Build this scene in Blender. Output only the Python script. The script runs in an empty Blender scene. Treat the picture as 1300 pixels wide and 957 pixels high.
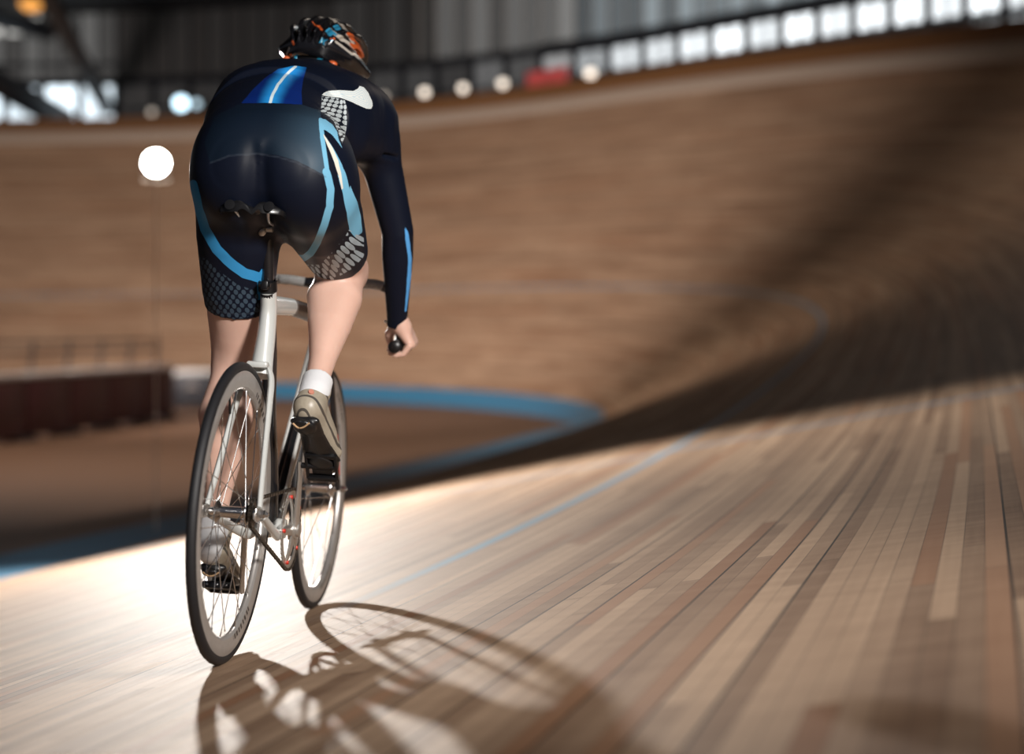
import bpy, bmesh, math, random
import numpy as np
from mathutils import Vector, Matrix
random.seed(7); rng = np.random.default_rng(7)
SC = bpy.context.scene; COL = SC.collection
PI = math.pi
R = math.radians

# ------------------------------------------------------------------ helpers
def link(name, me, mat=None, parent=None, smooth=True):
    o = bpy.data.objects.new(name, me); COL.objects.link(o)
    if mat is not None:
        for m in (mat if isinstance(mat, (list, tuple)) else [mat]): me.materials.append(m)
    if parent is not None: o.parent = parent
    if smooth: me.polygons.foreach_set('use_smooth', [True] * len(me.polygons))
    me.update()
    return o
def mesh(name, V, F, mat=None, parent=None, smooth=True, idx=None):
    me = bpy.data.meshes.new(name)
    me.from_pydata([tuple(map(float, v)) for v in V], [], [tuple(map(int, f)) for f in F])
    o = link(name, me, mat, parent, smooth)
    if idx is not None: me.polygons.foreach_set('material_index', list(idx))
    return o
def empty(name, parent=None, loc=(0, 0, 0)):
    o = bpy.data.objects.new(name, None); COL.objects.link(o); o.location = loc; o.empty_display_size = .05
    if parent is not None: o.parent = parent
    return o
def tag(o, label=None, cat=None, group=None, kind=None):
    if label: o['label'] = label
    if cat: o['category'] = cat
    if group: o['group'] = group
    if kind: o['kind'] = kind
    return o
def struct(o): o['kind'] = 'structure'; return o

class MB:
    """collects shapes for one mesh"""
    def __init__(s): s.V = []; s.F = []; s.I = []
    def add(s, V, F, i=0):
        n = len(s.V); s.V += [tuple(v) for v in V]; s.F += [tuple(a + n for a in f) for f in F]; s.I += [i] * len(F); return s
    def box(s, c, d, rot=None, i=0, bev=0.0):
        x, y, z = [q / 2 for q in d]; b = min(bev, x, y, z)
        if b <= 0:
            V = [Vector((sx * x, sy * y, sz * z)) for sx in (-1, 1) for sy in (-1, 1) for sz in (-1, 1)]
            F = [(0, 1, 3, 2), (4, 6, 7, 5), (0, 4, 5, 1), (2, 3, 7, 6), (0, 2, 6, 4), (1, 5, 7, 3)]
        else:
            bm = bmesh.new(); bmesh.ops.create_cube(bm, size=1)
            for v in bm.verts: v.co = Vector((v.co.x * 2 * x, v.co.y * 2 * y, v.co.z * 2 * z))
            bmesh.ops.bevel(bm, geom=bm.edges[:], offset=b, segments=2, affect='EDGES', profile=.5)
            V = [v.co.copy() for v in bm.verts]; F = [tuple(v.index for v in f.verts) for f in bm.faces]; bm.free()
        if rot is not None: V = [rot @ v for v in V]
        return s.add([v + Vector(c) for v in V], F, i)
    def tube(s, pts, r, n=12, i=0, cap=True, ell=None, up=(0, 1, 0), closed=False):
        """sweep: r is a number or a list; ell: list of (width, height) radii instead, with 'up' giving the width axis"""
        P = [Vector(p) for p in pts]; m = len(P); base = len(s.V); rings = []
        U0 = Vector(up).normalized()
        prevw = None
        for k in range(m):
            if closed: t = P[(k + 1) % m] - P[k - 1]
            elif k == 0: t = P[1] - P[0]
            elif k == m - 1: t = P[-1] - P[-2]
            else: t = (P[k + 1] - P[k]).normalized() + (P[k] - P[k - 1]).normalized()
            t.normalize()
            w = U0 - t * U0.dot(t)
            if w.length < .15 and prevw is not None: w = prevw - t * prevw.dot(t)
            if w.length < 1e-4: w = t.orthogonal()
            w.normalize(); prevw = w; h = t.cross(w)
            if ell: a, b = ell[k] if isinstance(ell, list) else ell
            else: a = b = (r[k] if isinstance(r, (list, tuple)) else r)
            rings.append([P[k] + w * (a * math.cos(2 * PI * j / n)) + h * (b * math.sin(2 * PI * j / n)) for j in range(n)])
        V = [v for g in rings for v in g]; F = []
        for k in range(m if closed else m - 1):
            k2 = (k + 1) % m
            for j in range(n): F.append((k * n + j, k * n + (j + 1) % n, k2 * n + (j + 1) % n, k2 * n + j))
        if cap and not closed: F.append(tuple(range(n))[::-1]); F.append(tuple((m - 1) * n + j for j in range(n)))
        return s.add(V, F, i)
    def lathe(s, prof, c, axis=(0, 1, 0), n=48, i=0, closed=False, start=(1, 0, 0)):
        """prof: (radius, height along axis)"""
        A = Vector(axis).normalized(); B = Vector(start); B = (B - A * B.dot(A)).normalized(); D = A.cross(B); c = Vector(c); m = len(prof)
        V = [c + A * h + (B * math.cos(2 * PI * k / n) + D * math.sin(2 * PI * k / n)) * r for k in range(n) for r, h in prof]
        F = []
        for k in range(n):
            k2 = (k + 1) % n
            for j in range(m if closed else m - 1):
                j2 = (j + 1) % m; F.append((k * m + j, k * m + j2, k2 * m + j2, k2 * m + j))
        return s.add(V, F, i)
    def ball(s, c, r, n=10, i=0, rot=None):
        rx, ry, rz = (r, r, r) if not isinstance(r, (tuple, list)) else r
        V = []; F = []
        for a in range(n + 1):
            for b in range(2 * n):
                th = PI * a / n; ph = PI * b / n
                v = Vector((rx * math.sin(th) * math.cos(ph), ry * math.sin(th) * math.sin(ph), rz * math.cos(th)))
                if rot is not None: v = rot @ v
                V.append(v + Vector(c))
        for a in range(n):
            for b in range(2 * n): F.append((a * 2 * n + b, (a + 1) * 2 * n + b, (a + 1) * 2 * n + (b + 1) % (2 * n), a * 2 * n + (b + 1) % (2 * n)))
        return s.add(V, F, i)
    def build(s, name, mat, parent=None, smooth=True, split=35):
        o = mesh(name, s.V, s.F, mat, parent, smooth, s.I)
        bm = bmesh.new(); bm.from_mesh(o.data); bmesh.ops.remove_doubles(bm, verts=bm.verts, dist=1e-6)
        bmesh.ops.recalc_face_normals(bm, faces=bm.faces)
        if smooth:
            for e in bm.edges:
                if len(e.link_faces) == 2 and e.calc_face_angle(0) > R(split): e.smooth = False
        bm.to_mesh(o.data); bm.free()
        return o

def spline(P, n=12):
    P = [Vector(p) for p in P]; out = []
    for k in range(len(P) - 1):
        a = P[k - 1] if k else P[0] * 2 - P[1]; b = P[k]; c = P[k + 1]; d = P[k + 2] if k + 2 < len(P) else P[-1] * 2 - P[-2]
        for j in range(n):
            t = j / n
            out.append(.5 * ((2 * b) + (c - a) * t + (2 * a - 5 * b + 4 * c - d) * t * t + (3 * b - a - 3 * c + d) * t ** 3))
    return out + [P[-1]]

# ------------------------------------------------------------------ materials
class N:
    def __init__(s, name):
        s.m = bpy.data.materials.new(name); s.m.use_nodes = True; s.t = s.m.node_tree; s.t.nodes.clear()
        s.out = s.t.nodes.new('ShaderNodeOutputMaterial'); s.b = s.t.nodes.new('ShaderNodeBsdfPrincipled')
        s.t.links.new(s.b.outputs[0], s.out.inputs[0])
    def n(s, typ, **k):
        q = s.t.nodes.new(typ)
        for a, v in k.items(): setattr(q, a, v)
        return q
    def put(s, sock, v):
        if isinstance(v, bpy.types.NodeSocket): s.t.links.new(v, sock)
        elif v is not None:
            if isinstance(v, (tuple, list)) and len(v) == 3 and sock.type == 'RGBA': v = (*v, 1)
            sock.default_value = v
    def math(s, op, a, b=None, c=None, clamp=False):
        q = s.n('ShaderNodeMath', operation=op, use_clamp=clamp)
        s.put(q.inputs[0], a); s.put(q.inputs[1], b); s.put(q.inputs[2], c); return q.outputs[0]
    def mix(s, f, a, b):
        q = s.n('ShaderNodeMix', data_type='RGBA'); s.put(q.inputs[0], f); s.put(q.inputs[6], a); s.put(q.inputs[7], b); return q.outputs[2]
    def step(s, v, a, b):      # smooth 0..1 between a and b
        q = s.n('ShaderNodeMapRange', interpolation_type='SMOOTHSTEP'); s.put(q.inputs[0], v); q.inputs[1].default_value = a; q.inputs[2].default_value = b; return q.outputs[0]
    def attr(s, name, what='Fac'):
        q = s.n('ShaderNodeAttribute', attribute_name=name); return q.outputs[what]
    def noise(s, vec=None, scale=5, detail=3, rough=.5):
        q = s.n('ShaderNodeTexNoise'); s.put(q.inputs['Vector'], vec); q.inputs['Scale'].default_value = scale; q.inputs['Detail'].default_value = detail; q.inputs['Roughness'].default_value = rough; return q.outputs[0]
    def bump(s, h, strength=.2, dist=.01):
        q = s.n('ShaderNodeBump'); q.inputs['Strength'].default_value = strength; q.inputs['Distance'].default_value = dist; s.put(q.inputs['Height'], h); s.t.links.new(q.outputs[0], s.b.inputs['Normal'])
    def set(s, **k):
        for a, v in k.items(): s.put(s.b.inputs[a.replace('_', ' ')], v)
        return s.m
def hexc(r, g, b):
    f = lambda c: (c / 255 / 12.92) if c / 255 <= .04045 else ((c / 255 + .055) / 1.055) ** 2.4
    return (f(r), f(g), f(b))
def simple(name, col, rough=.5, metal=0.0, vary=.06, scale=40, bump=0, **k):
    q = N(name); nz = q.noise(scale=scale)
    c = q.mix(nz, tuple(max(0, x * (1 - vary)) for x in col), tuple(min(1, x * (1 + vary)) for x in col))
    if bump: q.bump(nz, bump, .002)
    return q.set(Base_Color=c, Roughness=rough, Metallic=metal, **k)
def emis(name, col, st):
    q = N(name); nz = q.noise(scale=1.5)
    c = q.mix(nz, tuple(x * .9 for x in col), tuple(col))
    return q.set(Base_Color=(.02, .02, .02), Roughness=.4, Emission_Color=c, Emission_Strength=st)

# ------------------------------------------------------------------ implicit surfaces
class Field:
    def __init__(s, lo, hi, h):
        s.lo = np.array(lo, float); s.h = h
        s.n = np.ceil((np.array(hi) - s.lo) / h).astype(int) + 1
        s.ax = [s.lo[k] + h * np.arange(s.n[k]) for k in range(3)]
        s.D = np.full(s.n, 1.0, np.float32)
    def region(s, lo, hi):
        a = np.clip(np.floor((np.array(lo) - s.lo) / s.h).astype(int), 0, s.n); b = np.clip(np.ceil((np.array(hi) - s.lo) / s.h).astype(int) + 1, 0, s.n)
        sl = tuple(slice(a[k], b[k]) for k in range(3))
        X = np.meshgrid(*[s.ax[k][sl[k]] for k in range(3)], indexing='ij')
        return sl, [x.astype(np.float32) for x in X]
    def merge(s, sl, d, k, op='add'):
        a = s.D[sl]
        if op == 'add':
            h = np.maximum(k - np.abs(a - d), 0) / max(k, 1e-6); s.D[sl] = np.minimum(a, d) - h * h * k * .25
        elif op == 'sub':
            d = -d; h = np.maximum(k - np.abs(a - d), 0) / max(k, 1e-6); s.D[sl] = np.maximum(a, d) + h * h * k * .25
    def limb(s, pts, k=.03, up=(0, 1, 0), op='add', cuts=(), pad=.05):
        """pts: list of (x,y,z, r) or (x,y,z, ra, rb): ra along 'up', rb across"""
        pts = [tuple(p) if len(p) == 5 else tuple(p) + (p[3],) for p in pts]
        A = np.array(pts); m = A[:, 3:].max(1) + pad
        sl, (X, Y, Z) = s.region((A[:, :3] - m[:, None]).min(0), (A[:, :3] + m[:, None]).max(0))
        best = None; U = np.array(up, float); U /= np.linalg.norm(U)
        for a, b in zip(A[:-1], A[1:]):
            ab = b[:3] - a[:3]; L2 = ab @ ab + 1e-12
            px, py, pz = X - a[0], Y - a[1], Z - a[2]
            t = np.clip((px * ab[0] + py * ab[1] + pz * ab[2]) / L2, 0, 1)
            qx, qy, qz = px - t * ab[0], py - t * ab[1], pz - t * ab[2]
            ra = a[3] + (b[3] - a[3]) * t; rb = a[4] + (b[4] - a[4]) * t
            w = qx * U[0] + qy * U[1] + qz * U[2]; q2 = qx * qx + qy * qy + qz * qz
            o2 = np.maximum(q2 - w * w, 0)
            k0 = np.sqrt(w * w / ra ** 2 + o2 / rb ** 2) + 1e-6; k1 = np.sqrt(w * w / ra ** 4 + o2 / rb ** 4) + 1e-6
            d = k0 * (k0 - 1) / k1
            if best is None: best = d
            else:
                best = np.minimum(best, d)
        for c, nrm in cuts:
            nn = np.array(nrm, float); nn /= np.linalg.norm(nn)
            best = np.maximum(best, (X - c[0]) * nn[0] + (Y - c[1]) * nn[1] + (Z - c[2]) * nn[2])
        s.merge(sl, best.astype(np.float32), k, op)
    def blob(s, c, r, k=.03, rot=None, op='add', pad=.05):
        r = np.array(r if isinstance(r, (tuple, list)) else (r,) * 3, float); M = r.max() + pad
        sl, (X, Y, Z) = s.region(np.array(c) - M, np.array(c) + M)
        p = [X - c[0], Y - c[1], Z - c[2]]
        if rot is not None:
            Rm = np.array(rot)          # rows: local axes
            p = [p[0] * Rm[j][0] + p[1] * Rm[j][1] + p[2] * Rm[j][2] for j in range(3)]
        k0 = np.sqrt(sum((p[j] / r[j]) ** 2 for j in range(3))) + 1e-6; k1 = np.sqrt(sum((p[j] / r[j] ** 2) ** 2 for j in range(3))) + 1e-6
        s.merge(sl, (k0 * (k0 - 1) / k1).astype(np.float32), k, op)
    def plane(s, c, nrm):      # keep the side opposite to nrm
        nn = np.array(nrm, float); nn /= np.linalg.norm(nn)
        X = (s.ax[0] - c[0])[:, None, None] * nn[0] + (s.ax[1] - c[1])[None, :, None] * nn[1] + (s.ax[2] - c[2])[None, None, :] * nn[2]
        s.D = np.maximum(s.D, X.astype(np.float32))
    def surface(s, iso=0.0):
        D = s.D - iso; I = D < 0
        c = I[:-1, :-1, :-1].astype(np.int8)
        cnt = sum(I[a:a + s.n[0] - 1, b:b + s.n[1] - 1, d:d + s.n[2] - 1].astype(np.int8) for a in (0, 1) for b in (0, 1) for d in (0, 1))
        mask = (cnt > 0) & (cnt < 8); cells = np.argwhere(mask); ids = np.full(mask.shape, -1, np.int64); ids[mask] = np.arange(len(cells))
        S = np.zeros((len(cells), 3)); C = np.zeros(len(cells))
        for ax in range(3):
            o1, o2 = [q for q in range(3) if q != ax]
            for a in (0, 1):
                for b in (0, 1):
                    off = np.zeros(3, int); off[o1] = a; off[o2] = b; p = cells + off; q = p.copy(); q[:, ax] += 1
                    d0 = D[p[:, 0], p[:, 1], p[:, 2]]; d1 = D[q[:, 0], q[:, 1], q[:, 2]]; hit = (d0 < 0) != (d1 < 0)
                    t = np.where(hit, d0 / np.where(hit, d0 - d1, 1), 0)
                    v = off[None, :].repeat(len(cells), 0).astype(float); v[:, ax] += t
                    S[hit] += v[hit]; C[hit] += 1
        V = s.lo + (cells + S / C[:, None]) * s.h
        F = []
        for ax in range(3):
            o1, o2 = [(1, 2), (2, 0), (0, 1)][ax]
            sl0 = [slice(None)] * 3; sl1 = [slice(None)] * 3; sl0[ax] = slice(0, -1); sl1[ax] = slice(1, None)
            a, b = I[tuple(sl0)], I[tuple(sl1)]
            e = np.argwhere(a != b)
            e = e[(e[:, o1] > 0) & (e[:, o2] > 0) & (e[:, o1] < s.n[o1] - 1) & (e[:, o2] < s.n[o2] - 1)]
            inside = a[e[:, 0], e[:, 1], e[:, 2]]
            def cid(d1, d2):
                q = e.copy(); q[:, o1] -= d1; q[:, o2] -= d2; return ids[q[:, 0], q[:, 1], q[:, 2]]
            Q = np.stack([cid(0, 0), cid(1, 0), cid(1, 1), cid(0, 1)], 1)
            Q[~inside] = Q[~inside][:, ::-1]; F.append(Q)
        return V, np.concatenate(F)
def relax(V, F, it=2, f=.5):
    E = np.concatenate([F[:, [0, 1]], F[:, [1, 2]], F[:, [2, 3]], F[:, [3, 0]]])
    for k in range(it):
        for g in (f, -f * 1.03):
            S = np.zeros_like(V); C = np.zeros(len(V))
            for a, b in ((0, 1), (1, 0)):
                for j in range(3): S[:, j] += np.bincount(E[:, a], V[E[:, b], j], len(V))
                C += np.bincount(E[:, a], minlength=len(V))
            V = V + g * (S / np.maximum(C, 1)[:, None] - V)
    return V
def fmesh(name, V, F, mat, parent=None):
    me = bpy.data.meshes.new(name); me.vertices.add(len(V)); me.vertices.foreach_set('co', np.asarray(V, np.float32).ravel())
    me.loops.add(F.size); me.loops.foreach_set('vertex_index', F.astype(np.int32).ravel())
    me.polygons.add(len(F)); me.polygons.foreach_set('loop_start', np.arange(0, F.size, 4, dtype=np.int32))
    me.update(calc_edges=True); me.validate()
    return link(name, me, mat, parent)
def poly_sd(P, Q):
    """signed distance (negative inside) of 2D points Q to polygon P"""
    P = np.array(P, float); d = np.full(len(Q), 1e9); ins = np.zeros(len(Q), bool)
    for a, b in zip(P, np.roll(P, -1, 0)):
        ab = b - a; t = np.clip(((Q - a) @ ab) / (ab @ ab + 1e-12), 0, 1); d = np.minimum(d, np.linalg.norm(Q - a - t[:, None] * ab, axis=1))
        c = (a[1] > Q[:, 1]) != (b[1] > Q[:, 1])
        xs = a[0] + (Q[:, 1] - a[1]) * ab[0] / (ab[1] if abs(ab[1]) > 1e-12 else 1e-12)
        ins ^= c & (Q[:, 0] < xs)
    return np.where(ins, -d, d)
def line_d(P, Q):
    P = np.array(P, float); d = np.full(len(Q), 1e9); s = np.zeros(len(Q)); L = 0
    for a, b in zip(P[:-1], P[1:]):
        ab = b - a; l = np.linalg.norm(ab); t = np.clip(((Q - a) @ ab) / (ab @ ab + 1e-12), 0, 1); e = np.linalg.norm(Q - a - t[:, None] * ab, axis=1)
        m = e < d; d[m] = e[m]; s[m] = L + t[m] * l; L += l
    return d, s / L
def put_attr(o, name, vals):
    a = o.data.attributes.new(name, 'FLOAT', 'POINT'); a.data.foreach_set('value', np.asarray(vals, np.float32))
# ------------------------------------------------------------------ the track (world: x right, y away from the camera, z up; z = 0 at the foot of the banking)
PH = R(15.58); T0 = np.array([math.sin(PH), math.cos(PH)]); N0 = np.array([math.cos(PH), -math.sin(PH)])
B0, B1, LAT0, U1, RAD, UB0, UB1, WID, VL, RAMP = R(10.14), R(45), -5.58, 15.86, 22.75, 4.0, 49.08, 12.35, 3.96, 21.94
HC = 1.4395                                      # height of the camera above the foot of the banking
U = np.concatenate([np.arange(-9, 4, .5), np.arange(4, 104, .5)])
kap = np.clip((U - U1) / RAMP, 0, 1) / RAD * np.clip((84 - U) / 8, 0, 1)
du = np.diff(U, prepend=U[0]); TH = PH - np.cumsum(kap * du)
DIR = np.stack([np.sin(TH), np.cos(TH)], 1); NRM = np.stack([np.cos(TH), -np.sin(TH)], 1)
PATH = N0 * LAT0 + T0 * U[0] + np.cumsum(DIR * du[:, None], 0)
sm = np.clip((U - UB0) / (UB1 - UB0), 0, 1); sm = sm * sm * (3 - 2 * sm); BETA = B0 + (B1 - B0) * sm
def track(k, v, h=0.0):            # point on the banked surface at path index k, v metres up the slope, h above it
    c, s_ = math.cos(BETA[k]), math.sin(BETA[k])
    p = PATH[k] + NRM[k] * (v * c - h * s_)
    return (p[0], p[1], v * s_ + h * c)
def side(k, v_out, z):             # point beyond the outer edge: horizontal offset, height over the top of the banking
    c, s_ = math.cos(BETA[k]), math.sin(BETA[k]); p = PATH[k] + NRM[k] * (WID * c + v_out)
    return (p[0], p[1], WID * s_ + z)
def strip(name, rows, mat, ks=None, uv=None):
    """rows: functions k -> point; builds a ribbon along the path with uv in metres"""
    ks = list(range(len(U))) if ks is None else ks
    m = len(rows); V = [r(k) for k in ks for r in rows]
    F = [(a * m + j, (a + 1) * m + j, (a + 1) * m + j + 1, a * m + j + 1) for a in range(len(ks) - 1) for j in range(m - 1)]
    F = [f[::-1] for f in F]
    o = mesh(name, V, F, mat)
    if uv:
        L = o.data.uv_layers.new(name='UVMap'); UVv = [(U[k], uv[j]) for k in ks for j in range(m)]
        for p in o.data.polygons:
            for li in p.loop_indices: L.data[li].uv = UVv[o.data.loops[li].vertex_index]
    return struct(o)

def planks(name, w=.045, length=3.2, lane=True, dark=(.17, .095, .055), light=(.54, .37, .245), rough=.665):
    q = N(name); tc = q.n('ShaderNodeTexCoord'); sp = q.n('ShaderNodeSeparateXYZ'); q.put(sp.inputs[0], tc.outputs['UV'])
    u, v = sp.outputs[0], sp.outputs[1]
    vv = q.math('DIVIDE', v, w); row = q.math('FLOOR', vv); fr = q.math('FRACT', vv)
    wn = q.n('ShaderNodeTexWhiteNoise', noise_dimensions='1D'); q.put(wn.inputs['W'], row)
    uu = q.math('DIVIDE', q.math('ADD', u, q.math('MULTIPLY', wn.outputs[0], 40.0)), length); col = q.math('FLOOR', uu); fu = q.math('FRACT', uu)
    cv = q.n('ShaderNodeCombineXYZ'); q.put(cv.inputs[0], row); q.put(cv.inputs[1], col)
    w2 = q.n('ShaderNodeTexWhiteNoise', noise_dimensions='2D'); q.put(w2.inputs['Vector'], cv.outputs[0])
    w3 = q.n('ShaderNodeSeparateColor'); q.put(w3.inputs[0], w2.outputs['Color'])
    # grain, long along the plank
    g = q.n('ShaderNodeCombineXYZ'); q.put(g.inputs[0], q.math('MULTIPLY', u, 1.6)); q.put(g.inputs[1], q.math('MULTIPLY', v, 75.0)); q.put(g.inputs[2], q.math('MULTIPLY', w3.outputs[1], 30.0))
    grain = q.noise(g.outputs[0], 1.0, 5, .6)
    g2 = q.n('ShaderNodeCombineXYZ'); q.put(g2.inputs[0], q.math('MULTIPLY', u, .5)); q.put(g2.inputs[1], q.math('MULTIPLY', v, 2.2))
    big = q.noise(g2.outputs[0], 1.0, 3)
    g3 = q.n('ShaderNodeCombineXYZ'); q.put(g3.inputs[0], q.math('MULTIPLY', u, 14.0)); q.put(g3.inputs[1], q.math('MULTIPLY', v, 5.0))
    saw = q.noise(g3.outputs[0], 1.0, 3)                                  # faint cross marks of the planer
    f = q.math('ADD', q.math('MULTIPLY', w3.outputs[0], .62), q.math('MULTIPLY', grain, .34)); f = q.math('ADD', f, q.math('MULTIPLY', q.math('SUBTRACT', big, .5), .7)); f = q.math('ADD', f, q.math('MULTIPLY', q.math('SUBTRACT', saw, .5), .45), clamp=True)
    c = q.mix(f, dark, light)
    red = q.math('GREATER_THAN', w3.outputs[2], .86); c = q.mix(q.math('MULTIPLY', red, .5), c, (.30, .13, .06))
    # gaps: some seams open and dark, the others fine
    edge = q.math('MINIMUM', fr, q.math('SUBTRACT', 1.0, fr))
    ws = q.n('ShaderNodeTexWhiteNoise', noise_dimensions='1D'); q.put(ws.inputs['W'], q.math('ROUND', vv))
    wid = q.math('ADD', q.math('MULTIPLY', q.math('GREATER_THAN', ws.outputs[0], .78), .035), .026)
    gap = q.math('LESS_THAN', edge, wid)
    gapd = q.math('MULTIPLY', gap, q.math('ADD', .45, q.math('MULTIPLY', q.math('GREATER_THAN', ws.outputs[0], .78), .5)))
    ed2 = q.math('MULTIPLY', q.math('MINIMUM', fu, q.math('SUBTRACT', 1.0, fu)), length); joint = q.math('LESS_THAN', ed2, .0025)
    dk = q.math('MAXIMUM', gapd, q.math('MULTIPLY', joint, .6))
    c = q.mix(dk, c, (.012, .008, .006))
    if lane:
        blue = (.15, .31, .43)
        worn = q.math('ADD', .62, q.math('MULTIPLY', grain, .5), clamp=True)
        d = q.math('ABSOLUTE', q.math('SUBTRACT', v, VL)); c = q.mix(q.math('MULTIPLY', q.math('LESS_THAN', d, .029), q.math('MULTIPLY', worn, q.step(u, 3.9, 5.6))), c, blue)
        # the painted line that crosses the track
        ul = q.math('ADD', CROSS[0], q.math('MULTIPLY', v, CROSS[1])); d2 = q.math('ABSOLUTE', q.math('SUBTRACT', u, ul))
        c = q.mix(q.math('MULTIPLY', q.math('LESS_THAN', d2, .06), q.math('MULTIPLY', worn, .8)), c, (.12, .24, .34))
    rg = q.math('ADD', q.math('MULTIPLY', grain, .22), rough - .1)
    ht = q.math('SUBTRACT', q.math('ADD', q.math('MULTIPLY', grain, .25), q.math('MULTIPLY', w3.outputs[1], .35)), q.math('MULTIPLY', dk, 1.2))
    q.bump(ht, .22, .0025)
    return q.set(Base_Color=c, Roughness=rg, Specular_IOR_Level=.18)
CROSS = (9.55, -.06)
M = {}
M['track'] = planks('larch_planks')
M['rail_wood'] = simple('varnished_board', (.16, .075, .028), .5, vary=.25, scale=3)
M['strip'] = simple('pale_kerb_paint', (.42, .34, .27), .6, vary=.1, scale=2)
M['blue'] = simple('blue_floor_paint', (.045, .19, .33), .45, vary=.2, scale=3)
M['concrete'] = simple('brown_infield_floor', (.15, .085, .052), .5, vary=.35, scale=.35)
M['dark'] = simple('dark_gallery', (.012, .013, .016), .8, vary=.3)
M['ceil'] = simple('dark_roof_lining', (.010, .012, .018), .7, vary=.4, scale=.3)
M['steel'] = simple('dark_steel', (.02, .022, .028), .5, .3)
M['mull'] = simple('grey_mullion', (.30, .30, .29), .5, 0, vary=.1)
M['white_paint'] = simple('white_paint', (.62, .63, .62), .4, vary=.04)
M['blackm'] = simple('black_plastic', (.006, .006, .007), .35, vary=.2)
M['pole'] = simple('pale_pole', (.80, .68, .58), .5, 0)
M['maroon'] = simple('maroon_padding', (.055, .006, .010), .6, vary=.25, scale=2)
M['maroon2'] = simple('dark_maroon_padding', (.035, .005, .009), .6, vary=.25, scale=2)

NV = 16
rows = [(lambda k, v=v: track(k, v)) for v in np.linspace(0, WID, NV)]
ksA = list(range(len(U)))
o = strip('track_surface', rows, M['track'], ksA, list(np.linspace(0, WID, NV)))
# blue apron at the foot of the banking
AP = .62
def apron(k, v): return track(k, v)
def apron_in(k, t=1.0):       # flat beside the straight, tilting with the bend
    f = min(1, max(0, (U[k] - 22) / 14)); sl = BETA[k] * f * f * (3 - 2 * f); p = PATH[k] - NRM[k] * (AP * t * math.cos(sl)); return (p[0], p[1], -AP * t * math.sin(sl))
o = strip('blue_apron', [lambda k: apron_in(k), lambda k: apron_in(k, .5), lambda k: apron_in(k, 0)], M['blue'])
def inf(k, w, z):
    q = apron_in(k); p = (q[0] - NRM[k][0] * w, q[1] - NRM[k][1] * w); return (p[0], p[1], z if z is not None else q[2])
o = strip('infield_floor', [lambda k: inf(k, 19, -.52), lambda k: inf(k, 8, -.52), lambda k: inf(k, 3, -.5), lambda k: inf(k, 0, None)], M['concrete'])
o = mesh('floor', [(-70, -12, -.53), (30, -12, -.53), (30, 90, -.53), (-70, 90, -.53)], [(0, 1, 2, 3)], M['concrete'], smooth=False); struct(o)
# kerb strip and board fence along the top
o = strip('trim_1', [lambda k: side(k, 0, -.03), lambda k: side(k, .04, .42), lambda k: side(k, .16, .42)], M['strip'])
o = strip('trim_2', [lambda k: side(k, .10, .40), lambda k: side(k, .10, .93), lambda k: side(k, .19, .95), lambda k: side(k, .19, .3)], M['rail_wood'])
ksW = [k for k in range(len(U)) if U[k] >= 33]
o = strip('gallery_floor', [lambda k: side(k, .19, .3), lambda k: side(k, 4.6, .3)], M['dark'], ksW)
# ------------------------------------------------------------------ glazed gallery wall
GW = 4.0; Z0, Z1, Z2, ZC = .3, 2.75, 3.05, HC + 12.8
def zabs(k, z): return WID * math.sin(BETA[k]) + z
def gp(k, out, z): return side(k, out, z)
def bayp(u, out, z):
    f = (u - U[0]) / .5
    # path is sampled every half metre
    k = int(np.searchsorted(U, u) ); k = min(max(k, 1), len(U) - 1); t = (u - U[k - 1]) / (U[k] - U[k - 1])
    a = np.array(side(k - 1, out, z)); b = np.array(side(k, out, z)); return a + (b - a) * t
def wallbar(mb, u, z0, z1, w=.05, d=.08, out=GW, i=0):
    a = bayp(u, out - d, z0); b = bayp(u, out - d, z1)
    mb.tube([a, b], w, 4, i)
lo_b = lambda u: 3.2 if u < 49 else (1.1 if u < 52 else (.10 if u < 62 else 2.4))
panes = {}
def pane_mat(st, col, nm):
    key = (round(st, 3), nm)
    if key not in panes: panes[key] = emis('daylit_pane_' + nm, col, st)
    return panes[key]
BAYS = np.arange(36.0, 90.5, 1.0); wn = 0
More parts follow.
